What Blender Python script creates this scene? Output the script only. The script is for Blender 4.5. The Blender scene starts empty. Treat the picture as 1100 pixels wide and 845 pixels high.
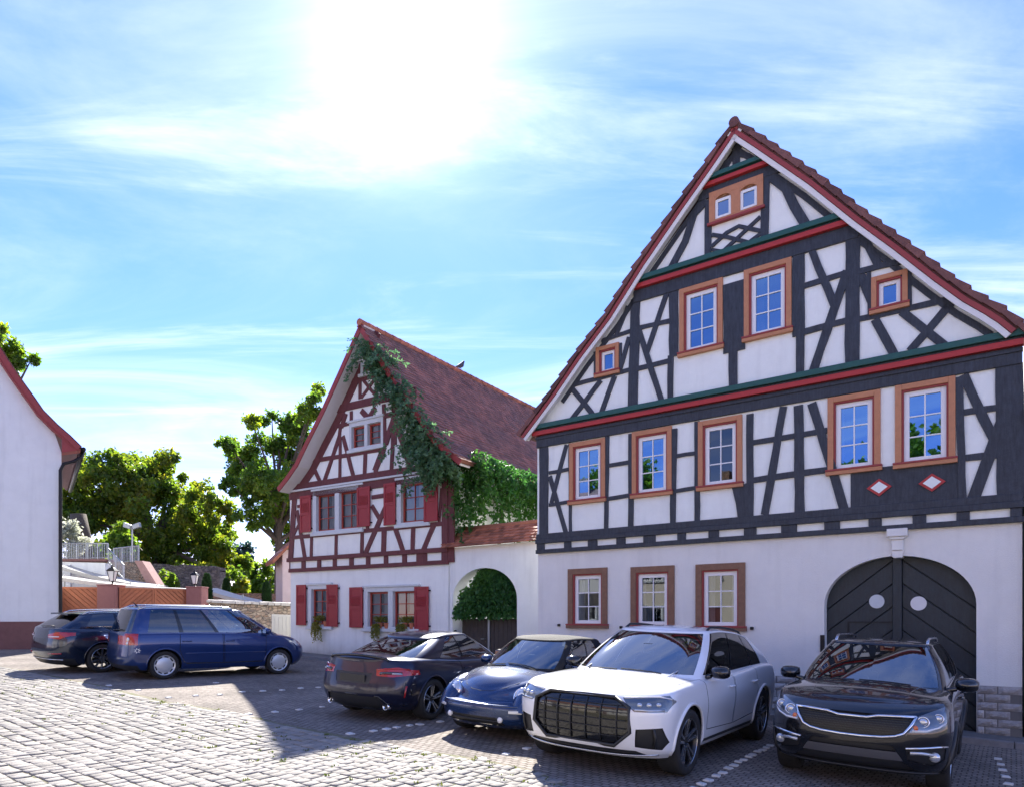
import bpy, bmesh, math, random
from mathutils import Vector, Matrix
from mathutils.bvhtree import BVHTree
random.seed(7)
R = math.radians
SC = bpy.context.scene
COL = SC.collection

# ------------------------------------------------------------------ camera
EYE = 1.92                       # eye height above the datum
FPX, U0, HOR = 740.0, 550.0, 663.0   # lens in photo pixels, centre column, horizon row
cd = bpy.data.cameras.new('camera'); cam = bpy.data.objects.new('camera', cd); COL.objects.link(cam)
cd.sensor_width = 36; cd.sensor_fit = 'HORIZONTAL'; cd.lens = 36*FPX/1100
cd.shift_y = (HOR-422.5)/1100
cd.clip_start = .1; cd.clip_end = 6000
cam.location = (0, 0, EYE); cam.rotation_euler = (R(90), 0, 0)
SC.camera = cam

# ------------------------------------------------------------------ sky, sun
SUN = Vector((-.15, 1, .825)).normalized()
W = bpy.data.worlds.new('World'); SC.world = W; W.use_nodes = True
wn, wl = W.node_tree.nodes, W.node_tree.links
wn.clear()
def N(nodes, t, **kw):
    n = nodes.new(t)
    for k, v in kw.items():
        if k.startswith('i_'): n.inputs[int(k[2:])].default_value = v
        else: setattr(n, k, v)
    return n
sky = N(wn, 'ShaderNodeTexSky', sky_type='NISHITA', sun_disc=False)
sky.sun_elevation = math.asin(SUN.z); sky.sun_rotation = math.atan2(SUN.x, SUN.y)
sky.air_density = 1.0; sky.dust_density = .0; sky.ozone_density = 2.5; sky.altitude = 150
tc = N(wn, 'ShaderNodeTexCoord')
sep = N(wn, 'ShaderNodeSeparateXYZ'); wl.new(tc.outputs['Generated'], sep.inputs[0])
def M_(op, a, b=None, nodes=wn, links=wl, clamp=False):
    n = nodes.new('ShaderNodeMath'); n.operation = op; n.use_clamp = clamp
    for i, v in enumerate((a, b)):
        if v is None: continue
        if isinstance(v, (int, float)): n.inputs[i].default_value = v
        else: links.new(v, n.inputs[i])
    return n.outputs[0]
zc = M_('MAXIMUM', M_('ADD', sep.outputs[2], .10), .03)
cx = M_('DIVIDE', sep.outputs[0], zc); cy = M_('DIVIDE', sep.outputs[1], zc)
cmb = N(wn, 'ShaderNodeCombineXYZ'); wl.new(cx, cmb.inputs[0]); wl.new(cy, cmb.inputs[1])
def cirrus(rot, sc, nscale, lo, hi, dist, seed):
    mp = N(wn, 'ShaderNodeMapping'); mp.inputs['Rotation'].default_value = (0, 0, R(rot)); mp.inputs['Scale'].default_value = sc
    mp.inputs['Location'].default_value = (seed, seed*.7, 0)
    wl.new(cmb.outputs[0], mp.inputs[0])
    nz = N(wn, 'ShaderNodeTexNoise'); nz.inputs['Scale'].default_value = nscale; nz.inputs['Detail'].default_value = 9
    nz.inputs['Roughness'].default_value = .62; nz.inputs['Distortion'].default_value = dist
    wl.new(mp.outputs[0], nz.inputs[0])
    rp = N(wn, 'ShaderNodeMapRange'); rp.interpolation_type = 'SMOOTHSTEP'
    rp.inputs[1].default_value = lo; rp.inputs[2].default_value = hi
    wl.new(nz.outputs[0], rp.inputs[0])
    return rp.outputs[0]
c1 = cirrus(-58, (.5, 2.2, 1), 1.5, .46, .86, .7, 3.1)      # long streaks
c2 = cirrus(-40, (.8, 1.6, 1), .7, .34, .9, 1.2, 8.4)       # soft veils
cl = M_('MINIMUM', M_('ADD', M_('MULTIPLY', c1, .55), M_('MULTIPLY', c2, .45)), .85)
fade = N(wn, 'ShaderNodeMapRange'); fade.inputs[1].default_value = -.02; fade.inputs[2].default_value = .06; wl.new(sep.outputs[2], fade.inputs[0])
cl = M_('MULTIPLY', cl, fade.outputs[0])
# thin high ice cloud scatters the light forward round the sun
dt = N(wn, 'ShaderNodeVectorMath', operation='DOT_PRODUCT'); wl.new(tc.outputs['Generated'], dt.inputs[0]); dt.inputs[1].default_value = SUN
dp = M_('MAXIMUM', dt.outputs['Value'], 0.0)
gl = None
for pw, k in ((2600., 45.), (230., 2.0), (45., .5), (11., .18)):
    t_ = M_('MULTIPLY', M_('POWER', dp, pw), k); gl = t_ if gl is None else M_('ADD', gl, t_)
hs = N(wn, 'ShaderNodeHueSaturation'); hs.inputs['Saturation'].default_value = 1.28; hs.inputs['Value'].default_value = .88
wl.new(sky.outputs[0], hs.inputs['Color'])
mixc = N(wn, 'ShaderNodeMix', data_type='RGBA')
wl.new(cl, mixc.inputs[0]); tint = N(wn, 'ShaderNodeMix', data_type='RGBA', blend_type='MULTIPLY'); tint.inputs[0].default_value = 1; tint.inputs[7].default_value = (.84, .585, .79, 1); wl.new(hs.outputs[0], tint.inputs[6]); wl.new(tint.outputs[2], mixc.inputs[6]); mixc.inputs[7].default_value = (3.9, 4.0, 4.4, 1)
add = N(wn, 'ShaderNodeMix', data_type='RGBA', blend_type='ADD'); add.inputs[0].default_value = 1
gcol = N(wn, 'ShaderNodeCombineColor'); wl.new(gl, gcol.inputs[0]); wl.new(M_('MULTIPLY', gl, .98), gcol.inputs[1]); wl.new(M_('MULTIPLY', gl, .94), gcol.inputs[2])
wl.new(mixc.outputs[2], add.inputs[6]); wl.new(gcol.outputs[0], add.inputs[7])
bg = N(wn, 'ShaderNodeBackground'); bg.inputs[1].default_value = .12
wl.new(add.outputs[2], bg.inputs[0])
wo = N(wn, 'ShaderNodeOutputWorld'); wl.new(bg.outputs[0], wo.inputs[0])
sl = bpy.data.lights.new('sun', 'SUN'); sl.energy = 4.0; sl.angle = R(.55); sl.color = (1, .95, .87)
so = bpy.data.objects.new('sun', sl); COL.objects.link(so)
so.rotation_euler = SUN.to_track_quat('Z', 'Y').to_euler(); so.location = SUN*80
vs = SC.view_settings; vs.view_transform = 'Standard'; vs.look = 'None'; vs.exposure = 1.95; vs.gamma = 1
SC.cycles.max_bounces = 8; SC.cycles.diffuse_bounces = 4; SC.cycles.glossy_bounces = 4; SC.cycles.transparent_max_bounces = 16; SC.cycles.transmission_bounces = 4
SC.cycles.caustics_reflective = False; SC.cycles.caustics_refractive = False
SC.cycles.sample_clamp_indirect = 6

# ------------------------------------------------------------------ materials
MATS = {}
def mat(name, col=(.5,.5,.5), rough=.6, metal=0., var=0., vscale=4., bump=0., bscale=40., coat=0., spec=.5, island=0., coords='pos', stretch=(1,1,1), col2=None, detail=5, emit=None):
    m = bpy.data.materials.new(name); m.use_nodes = True; MATS[name] = m
    n, l = m.node_tree.nodes, m.node_tree.links
    b = n['Principled BSDF']
    b.inputs['Base Color'].default_value = (*col, 1); b.inputs['Roughness'].default_value = rough; b.inputs['Metallic'].default_value = metal
    b.inputs['Coat Weight'].default_value = coat; b.inputs['Coat Roughness'].default_value = .03; b.inputs['Specular IOR Level'].default_value = spec
    if var or bump or island or col2:
        if coords == 'pos': src = N(n, 'ShaderNodeNewGeometry').outputs['Position']
        else: src = N(n, 'ShaderNodeTexCoord').outputs['Object']
        mp = N(n, 'ShaderNodeMapping'); mp.inputs['Scale'].default_value = stretch; l.new(src, mp.inputs[0])
        out = None
        base = N(n, 'ShaderNodeRGB'); base.outputs[0].default_value = (*col, 1); out = base.outputs[0]
        if col2:
            nz = N(n, 'ShaderNodeTexNoise'); nz.inputs['Scale'].default_value = vscale; nz.inputs['Detail'].default_value = detail; nz.inputs['Roughness'].default_value = .65
            l.new(mp.outputs[0], nz.inputs[0])
            rp = N(n, 'ShaderNodeMapRange'); rp.inputs[1].default_value = .38; rp.inputs[2].default_value = .64; l.new(nz.outputs[0], rp.inputs[0])
            mx = N(n, 'ShaderNodeMix', data_type='RGBA'); l.new(rp.outputs[0], mx.inputs[0]); l.new(out, mx.inputs[6]); mx.inputs[7].default_value = (*col2, 1); out = mx.outputs[2]
        if var:
            nz = N(n, 'ShaderNodeTexNoise'); nz.inputs['Scale'].default_value = vscale*1.7; nz.inputs['Detail'].default_value = detail; nz.inputs['Roughness'].default_value = .7
            l.new(mp.outputs[0], nz.inputs[0])
            rp = N(n, 'ShaderNodeMapRange'); rp.inputs[1].default_value = .25; rp.inputs[2].default_value = .75; rp.inputs[3].default_value = 1-var; rp.inputs[4].default_value = 1+var; l.new(nz.outputs[0], rp.inputs[0])
            hv = N(n, 'ShaderNodeHueSaturation'); l.new(out, hv.inputs['Color']); l.new(rp.outputs[0], hv.inputs['Value']); out = hv.outputs[0]
        if island:
            g = N(n, 'ShaderNodeNewGeometry'); oi = N(n, 'ShaderNodeObjectInfo')
            s = M_('FRACT', M_('ADD', g.outputs['Random Per Island'], oi.outputs['Random'], n, l), None, n, l)
            rp = N(n, 'ShaderNodeMapRange'); rp.inputs[3].default_value = 1-island; rp.inputs[4].default_value = 1+island; l.new(s, rp.inputs[0])
            hv = N(n, 'ShaderNodeHueSaturation'); l.new(out, hv.inputs['Color']); l.new(rp.outputs[0], hv.inputs['Value']); out = hv.outputs[0]
        l.new(out, b.inputs['Base Color'])
        if bump:
            nz = N(n, 'ShaderNodeTexNoise'); nz.inputs['Scale'].default_value = bscale; nz.inputs['Detail'].default_value = 6; nz.inputs['Roughness'].default_value = .6
            l.new(mp.outputs[0], nz.inputs[0])
            bp = N(n, 'ShaderNodeBump'); bp.inputs['Strength'].default_value = bump; bp.inputs['Distance'].default_value = .02; l.new(nz.outputs[0], bp.inputs['Height']); l.new(bp.outputs[0], b.inputs['Normal'])
    if emit:
        b.inputs['Emission Color'].default_value = (*emit[0], 1); b.inputs['Emission Strength'].default_value = emit[1]
    return m
def glass(name, tint=(.5,.55,.55), refl=.12, rough=.01, gcol=(1,1,1)):
    """thin pane: lets tinted light through and mirrors more at grazing angles"""
    m = bpy.data.materials.new(name); m.use_nodes = True; MATS[name] = m
    n, l = m.node_tree.nodes, m.node_tree.links; n.clear()
    tr = N(n, 'ShaderNodeBsdfTransparent'); tr.inputs[0].default_value = (*tint, 1)
    gl_ = N(n, 'ShaderNodeBsdfGlossy'); gl_.inputs['Roughness'].default_value = rough; gl_.inputs[0].default_value = (*gcol, 1)
    lw = N(n, 'ShaderNodeFresnel'); lw.inputs[0].default_value = 1.5
    f = M_('ADD', M_('MULTIPLY', lw.outputs[0], 1-refl, n, l), refl, n, l, True)
    mx = N(n, 'ShaderNodeMixShader'); l.new(f, mx.inputs[0]); l.new(tr.outputs[0], mx.inputs[1]); l.new(gl_.outputs[0], mx.inputs[2])
    o = N(n, 'ShaderNodeOutputMaterial'); l.new(mx.outputs[0], o.inputs[0])
    return m
def leafmat(name, cols, trans=.45):
    m = bpy.data.materials.new(name); m.use_nodes = True; MATS[name] = m
    n, l = m.node_tree.nodes, m.node_tree.links; n.clear()
    g = N(n, 'ShaderNodeNewGeometry')
    rp = N(n, 'ShaderNodeValToRGB'); e = rp.color_ramp.elements
    while len(e) < len(cols): e.new(.5)
    for i, c in enumerate(cols): e[i].position = i/(len(cols)-1); e[i].color = (*c, 1)
    nz = N(n, 'ShaderNodeTexNoise'); nz.inputs['Scale'].default_value = .55; nz.inputs['Detail'].default_value = 3; l.new(g.outputs['Position'], nz.inputs[0])
    s = M_('ADD', M_('MULTIPLY', g.outputs['Random Per Island'], .5, n, l), M_('SUBTRACT', M_('MULTIPLY', nz.outputs[0], 1.6, n, l), .55, n, l), n, l, True)
    l.new(s, rp.inputs[0])
    d = N(n, 'ShaderNodeBsdfPrincipled'); d.inputs['Roughness'].default_value = .45; l.new(rp.outputs[0], d.inputs['Base Color'])
    t = N(n, 'ShaderNodeBsdfTranslucent')
    hv = N(n, 'ShaderNodeHueSaturation'); hv.inputs['Hue'].default_value = .485; hv.inputs['Saturation'].default_value = 1.15; hv.inputs['Value'].default_value = 2.3; l.new(rp.outputs[0], hv.inputs['Color']); l.new(hv.outputs[0], t.inputs[0])
    mx = N(n, 'ShaderNodeMixShader'); mx.inputs[0].default_value = trans; l.new(d.outputs[0], mx.inputs[1]); l.new(t.outputs[0], mx.inputs[2])
    o = N(n, 'ShaderNodeOutputMaterial'); l.new(mx.outputs[0], o.inputs[0])
    return m

# ------------------------------------------------------------------ mesh helpers
class MB:
    def __init__(s): s.v = []; s.f = []
    def add(s, vs, fs):
        o = len(s.v); s.v += [tuple(p) for p in vs]; s.f += [tuple(i+o for i in q) for q in fs]; return s
    def box(s, x0, x1, y0, y1, z0, z1):
        return s.add([(x0,y0,z0),(x1,y0,z0),(x1,y1,z0),(x0,y1,z0),(x0,y0,z1),(x1,y0,z1),(x1,y1,z1),(x0,y1,z1)],
                     [(0,3,2,1),(4,5,6,7),(0,1,5,4),(1,2,6,5),(2,3,7,6),(3,0,4,7)])
    def obox(s, c, ax, ay, az):
        c = Vector(c); ax, ay, az = Vector(ax), Vector(ay), Vector(az)
        vs = [c + sx*ax + sy*ay + sz*az for sz in (-1,1) for sx, sy in ((-1,-1),(1,-1),(1,1),(-1,1))]
        return s.add(vs, [(0,3,2,1),(4,5,6,7),(0,1,5,4),(1,2,6,5),(2,3,7,6),(3,0,4,7)])
    def prism(s, poly, y0, y1):
        """poly in (x,z), counter-clockwise seen from -y; extruded between y0 (front) and y1"""
        a = sum(poly[i][0]*poly[(i+1) % len(poly)][1]-poly[(i+1) % len(poly)][0]*poly[i][1] for i in range(len(poly)))
        if a < 0: poly = poly[::-1]
        n = len(poly)
        vs = [(x, y0, z) for x, z in poly] + [(x, y1, z) for x, z in poly]
        fs = [tuple(range(n)), tuple(range(2*n-1, n-1, -1))] + [(i, i+n, (i+1) % n+n, (i+1) % n) for i in range(n)]
        return s.add(vs, fs)
    def strip(s, pts, w, y0, y1, ext=0.):
        """a beam of width w along the polyline pts in (x,z)"""
        pts = [Vector(p) for p in pts]
        if ext:
            d = (pts[0]-pts[1]).normalized(); pts[0] = pts[0]+d*ext
            d = (pts[-1]-pts[-2]).normalized(); pts[-1] = pts[-1]+d*ext
        L, Rr = [], []
        ws = w if isinstance(w, (list, tuple)) else [w]*len(pts)
        for i, p in enumerate(pts):
            a = pts[max(i-1, 0)]; b = pts[min(i+1, len(pts)-1)]
            t = (b-a).normalized(); nn = Vector((-t.y, t.x))*ws[i]/2
            L.append(p+nn); Rr.append(p-nn)
        for i in range(len(pts)-1):
            s.prism([tuple(Rr[i]), tuple(Rr[i+1]), tuple(L[i+1]), tuple(L[i])], y0, y1)
        return s
    def ring(s, x0, x1, z0, z1, t, y0, y1, tb=None):
        tb = t if tb is None else tb
        s.box(x0, x0+t, y0, y1, z0, z1); s.box(x1-t, x1, y0, y1, z0, z1)
        s.box(x0+t, x1-t, y0, y1, z1-t, z1); s.box(x0+t, x1-t, y0, y1, z0, z0+tb); return s
    def tube(s, path, r, n=8, cap=True):
        path = [Vector(p) for p in path]
        rs = r if isinstance(r, (list, tuple)) else [r]*len(path)
        ring = []; pu = None
        for i, p in enumerate(path):
            t = (path[min(i+1, len(path)-1)]-path[max(i-1, 0)]).normalized()
            if pu is None:
                pu = t.orthogonal().normalized()
            else:
                pu = (pu - t*pu.dot(t));
                pu = pu.normalized() if pu.length > 1e-6 else t.orthogonal().normalized()
            b = t.cross(pu)
            ring.append([p + (pu*math.cos(2*math.pi*k/n)+b*math.sin(2*math.pi*k/n))*rs[i] for k in range(n)])
        vs = [q for rg in ring for q in rg]; fs = []
        for i in range(len(path)-1):
            for k in range(n): fs.append((i*n+k, i*n+(k+1) % n, (i+1)*n+(k+1) % n, (i+1)*n+k))
        if cap: fs.append(tuple(range(n-1, -1, -1))); fs.append(tuple((len(path)-1)*n+k for k in range(n)))
        return s.add(vs, fs)
    def lathe(s, prof, n=24, mx=None, close=False):
        """prof [(r,h)] about local z"""
        mx = mx or Matrix(); vs = []; fs = []
        for r, h in prof:
            for k in range(n):
                a = 2*math.pi*k/n; vs.append(mx @ Vector((r*math.cos(a), r*math.sin(a), h)))
        m = len(prof)
        for i in range(m-1 if not close else m):
            j = (i+1) % m
            for k in range(n): fs.append((i*n+k, i*n+(k+1) % n, j*n+(k+1) % n, j*n+k))
        return s.add(vs, fs)
    def blob(s, c, r, n=12, m=8):
        c = Vector(c); vs = []; fs = []
        for i in range(m+1):
            t = math.pi*i/m
            for k in range(n):
                a = 2*math.pi*k/n; vs.append(c+Vector((r[0]*math.sin(t)*math.cos(a), r[1]*math.sin(t)*math.sin(a), r[2]*math.cos(t))))
        for i in range(m):
            for k in range(n): fs.append((i*n+k, (i+1)*n+k, (i+1)*n+(k+1) % n, i*n+(k+1) % n))
        return s.add(vs, fs)
    def mesh(s, name, smooth=False):
        me = bpy.data.meshes.new(name); me.from_pydata(s.v, [], s.f); me.validate()
        if smooth:
            me.polygons.foreach_set('use_smooth', [True]*len(me.polygons))
        me.update(); return me
    def build(s, name, m, parent=None, smooth=False, bevel=0., auto=None):
        o = bpy.data.objects.new(name, s.mesh(name, smooth)); COL.objects.link(o)
        o.data.materials.append(MATS[m] if isinstance(m, str) else m)
        if parent: o.parent = parent
        if bevel:
            b = o.modifiers.new('bevel', 'BEVEL'); b.width = bevel; b.segments = 2; b.limit_method = 'ANGLE'; b.angle_limit = R(40)
        if smooth and auto: autosmooth(o.data, auto)
        return o
def autosmooth(me, deg):
    bm = bmesh.new(); bm.from_mesh(me)
    for e in bm.edges:
        if len(e.link_faces) == 2 and e.calc_face_angle(0) > R(deg): e.smooth = False
        if len(e.link_faces) != 2: e.smooth = False
    bm.to_mesh(me); bm.free()
def tag(o, label=None, cat=None, group=None, kind=None):
    if label: o['label'] = label
    if cat: o['category'] = cat
    if group: o['group'] = group
    if kind: o['kind'] = kind
    return o
def empty(name, loc=(0,0,0), rz=0., label=None, cat=None, group=None):
    o = bpy.data.objects.new(name, None); COL.objects.link(o); o.empty_display_size = .3
    o.location = loc; o.rotation_euler = (0, 0, rz)
    return tag(o, label, cat, group)
def copy_tree(o, parent=None):
    c = o.copy(); COL.objects.link(c); c.parent = parent
    for ch in o.children: copy_tree(ch, c)
    return c
def cookie(bm, faces, poly, ax=(0, 2)):
    """cut the convex polygon poly (2-D, in the axes ax) out of faces; returns the faces inside"""
    a = sum(poly[i][0]*poly[(i+1) % len(poly)][1]-poly[(i+1) % len(poly)][0]*poly[i][1] for i in range(len(poly)))
    if a < 0: poly = poly[::-1]
    cur = list(faces)
    for i in range(len(poly)):
        p, q = poly[i], poly[(i+1) % len(poly)]
        co = Vector((0,0,0)); co[ax[0]] = p[0]; co[ax[1]] = p[1]
        no = Vector((0,0,0)); no[ax[0]] = -(q[1]-p[1]); no[ax[1]] = q[0]-p[0]
        if no.length < 1e-9: continue
        no.normalize()
        vs = {v for f in cur for v in f.verts}; es = {e for f in cur for e in f.edges}
        if not cur: return []
        r = bmesh.ops.bisect_plane(bm, geom=list(cur)+list(es)+list(vs), dist=1e-5, plane_co=co, plane_no=no)
        fs = {g for g in r['geom'] if isinstance(g, bmesh.types.BMFace)} | {f for f in cur if f.is_valid}
        cur = [f for f in fs if f.is_valid and (f.calc_center_median()-co).dot(no) > 0]
    return cur
def wall(name, outline, holes, m, parent, y=0., reveal=.15, mrev=None):
    """flat wall at local y facing -y, holes cut through, with reveals going in"""
    bm = bmesh.new()
    vs = [bm.verts.new((x, y, z)) for x, z in outline]
    bm.faces.new(vs)
    for h in holes:
        ins = cookie(bm, bm.faces[:], h)
        bmesh.ops.delete(bm, geom=ins, context='FACES')
    bmesh.ops.triangulate(bm, faces=bm.faces[:])
    for h in holes:
        a = [bm.verts.new((x, y, z)) for x, z in h]; b = [bm.verts.new((x, y+reveal, z)) for x, z in h]
        for i in range(len(h)):
            j = (i+1) % len(h); bm.faces.new((a[i], a[j], b[j], b[i]))
    me = bpy.data.meshes.new(name); bm.to_mesh(me); bm.free()
    me.materials.append(MATS[m]); o = bpy.data.objects.new(name, me); COL.objects.link(o); o.parent = parent
    return o

def G(x, y): return -.03-.033*x+.017*y          # the square rises gently to the left and back
GN = Vector((.033, -.017, 1)).normalized()
def gp(u, v):
    """ground point seen at photo pixel (u,v)"""
    k = (u-U0)/FPX; m = (v-HOR)/FPX
    Y = (EYE+.03)/(m-.033*k+.017); return Vector((k*Y, Y, G(k*Y, Y)))
def at(u, v, Y): return Vector(((u-U0)/FPX*Y, Y, EYE-(v-HOR)/FPX*Y))
class Facade:
    """vertical plane through P with direction e (to the right); pixel -> (s, z)"""
    def __init__(s, P, e):
        s.P = Vector(P); s.e = Vector(e).normalized(); s.n = Vector((-s.e.y, s.e.x))   # n points into the house
        s.rz = math.atan2(s.e.y, s.e.x)
    def __call__(s, u, v, y=0.):
        k = (u-U0)/FPX
        d = s.P.dot(s.n)+y
        Y = d/(k*s.n.x+s.n.y); p = Vector((k*Y, Y))-s.P
        return (p.dot(s.e), EYE-(v-HOR)/FPX*Y)
    def world(s, a, y, z):
        p = s.P+s.e*a+s.n*y; return Vector((p.x, p.y, z))
# ------------------------------------------------------------------ the palette
mat('plaster', (.83,.85,.82), .9, var=.05, vscale=1.2, bump=.25, bscale=60)
mat('infill', (.85,.87,.83), .9, var=.05, vscale=1.5, bump=.3, bscale=45)
mat('cream_plaster', (.80,.78,.73), .9, var=.05, vscale=.9, bump=.45, bscale=55)
mat('timber_grey', (.030,.036,.048), .62, var=.25, vscale=3, bump=.35, bscale=25, stretch=(1,1,1))
mat('timber_red', (.125,.032,.035), .7, var=.2, vscale=3, bump=.35, bscale=25)
mat('shutter_red', (.30,.024,.032), .55, var=.12, vscale=5, bump=.15, bscale=30)
mat('sash_red', (.35,.05,.03), .5, var=.1)
mat('oxide_red', (.30,.045,.042), .6, var=.12, vscale=4)
mat('bright_red', (.42,.03,.03), .55, var=.1, vscale=4)
mat('cornice_green', (.012,.085,.072), .55, var=.12, vscale=4)
mat('ochre', (.50,.215,.105), .65, var=.12, vscale=6, bump=.15, bscale=40)
mat('stone_brown', (.235,.125,.075), .8, var=.2, vscale=7, bump=.4, bscale=50)
mat('pvc_white', (.82,.82,.82), .35)
mat('soffit', (.74,.72,.70), .8, var=.05)
mat('stone_trim', (.60,.63,.64), .85, var=.06, vscale=6, bump=.2)
mat('gate_grey', (.010,.019,.027), .5, var=.2, vscale=4, bump=.2, bscale=30)
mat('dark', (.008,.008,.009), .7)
mat('curtain', (.55,.55,.57), .9)
mat('roof_tile', (.15,.062,.052), .75, var=.3, vscale=3, island=.35, bump=.4, bscale=40)
mat('roof_tile_old', (.30,.125,.085), .8, island=.3, var=.35, vscale=.9, bump=.4, bscale=40, col2=(.19,.10,.075))
mat('roof_tile_orange', (.36,.13,.075), .75, island=.4, var=.25, vscale=2, bump=.4, bscale=40)
mat('plinth_stone', (.40,.37,.35), .9, island=.22, var=.25, vscale=9, bump=.9, bscale=30)
mat('plinth_joint', (.16,.15,.14), .95)
mat('cobble', (.27,.25,.222), .8, spec=.22, island=.17, var=.2, vscale=16, bump=.5, bscale=60)
mat('cobble_joint', (.19,.16,.115), .95, var=.35, vscale=6, col2=(.11,.12,.05), bump=.6, bscale=60)
mat('marker', (.60,.60,.58), .7, var=.1, vscale=20)
mat('kerb', (.21,.20,.20), .85, var=.2, vscale=5, bump=.4)
mat('sidewalk', (.15,.145,.14), .9, var=.2, vscale=5, bump=.5, bscale=60)
mat('terrain', (.10,.11,.06), .95, var=.3, vscale=.3)
glass('window_glass', (.42,.46,.5), .5, .012, (.24,.44,.74))
glass('attic_glass', (.4,.45,.5), .45, .02, (.45,.6,.85))
glass('pane_clear', (.55,.58,.6), .07, .012, (.8,.88,.95))
mat('iron', (.02,.02,.022), .45, metal=.6)
mat('zinc', (.36,.38,.40), .4, metal=.8)
mat('terracotta', (.45,.15,.08), .8, var=.15, vscale=12)
mat('bark', (.09,.07,.05), .9, var=.3, vscale=6, bump=.8, bscale=20)
leafmat('leaf_ivy', [(.025,.085,.026),(.045,.13,.034),(.09,.20,.04)], .45)
leafmat('leaf_vine', [(.05,.115,.06),(.08,.16,.08),(.12,.21,.095)], .45)
leafmat('leaf_tree', [(.045,.095,.02),(.10,.155,.028),(.21,.20,.035)], .62)
leafmat('leaf_plane', [(.04,.09,.02),(.09,.16,.03),(.20,.24,.04)], .62)
leafmat('leaf_weed', [(.05,.075,.02),(.10,.12,.03)], .3)
leafmat('leaf_box', [(.015,.045,.015),(.03,.07,.02)], .2)
leafmat('leaf_pot', [(.08,.10,.02),(.16,.17,.03),(.25,.21,.05)], .4)
leafmat('leaf_pale', [(.25,.27,.2),(.45,.45,.4)], .4)
leafmat('leaf_blue', [(.03,.06,.05),(.05,.085,.07)], .3)

def paver_mat():
    """small setts of the parking bays: brick pattern colour and relief, too small to count"""
    m = bpy.data.materials.new('small_setts'); m.use_nodes = True; MATS['small_setts'] = m
    n, l = m.node_tree.nodes, m.node_tree.links; b = n['Principled BSDF']
    g = N(n, 'ShaderNodeNewGeometry')
    mp = N(n, 'ShaderNodeMapping'); mp.inputs['Rotation'].default_value = (0, 0, R(36)); l.new(g.outputs['Position'], mp.inputs[0])
    br = N(n, 'ShaderNodeTexBrick'); br.inputs['Scale'].default_value = 1; br.inputs['Brick Width'].default_value = .115; br.inputs['Row Height'].default_value = .095
    br.inputs['Mortar Size'].default_value = .011; br.inputs['Mortar Smooth'].default_value = .5
    br.inputs['Color1'].default_value = (.20,.175,.155,1); br.inputs['Color2'].default_value = (.29,.255,.225,1); br.inputs['Mortar'].default_value = (.10,.085,.065,1)
    nz0 = N(n, 'ShaderNodeTexNoise'); nz0.inputs['Scale'].default_value = 9; l.new(g.outputs['Position'], nz0.inputs[0])
    ws = N(n, 'ShaderNodeVectorMath', operation='MULTIPLY_ADD'); l.new(nz0.outputs['Color'], ws.inputs[0]); ws.inputs[1].default_value = (.03,.03,0); l.new(mp.outputs[0], ws.inputs[2])
    l.new(ws.outputs[0], br.inputs[0])
    nz = N(n, 'ShaderNodeTexNoise'); nz.inputs['Scale'].default_value = .9; nz.inputs['Detail'].default_value = 8; l.new(g.outputs['Position'], nz.inputs[0])
    rp = N(n, 'ShaderNodeMapRange'); rp.inputs[1].default_value = .3; rp.inputs[2].default_value = .7; rp.inputs[3].default_value = .75; rp.inputs[4].default_value = 1.25; l.new(nz.outputs[0], rp.inputs[0])
    hv = N(n, 'ShaderNodeHueSaturation'); l.new(br.outputs['Color'], hv.inputs['Color']); l.new(rp.outputs[0], hv.inputs['Value']); l.new(hv.outputs[0], b.inputs['Base Color'])
    b.inputs['Roughness'].default_value = .9; b.inputs['Specular IOR Level'].default_value = .15
    bp = N(n, 'ShaderNodeBump'); bp.inputs['Strength'].default_value = .7; bp.inputs['Distance'].default_value = .012; bp.invert = True
    nb = N(n, 'ShaderNodeTexNoise'); nb.inputs['Scale'].default_value = 45; l.new(g.outputs['Position'], nb.inputs[0])
    l.new(M_('ADD', br.outputs['Fac'], M_('MULTIPLY', nb.outputs[0], .5, n, l), n, l), bp.inputs['Height']); l.new(bp.outputs[0], b.inputs['Normal'])
paver_mat()
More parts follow.
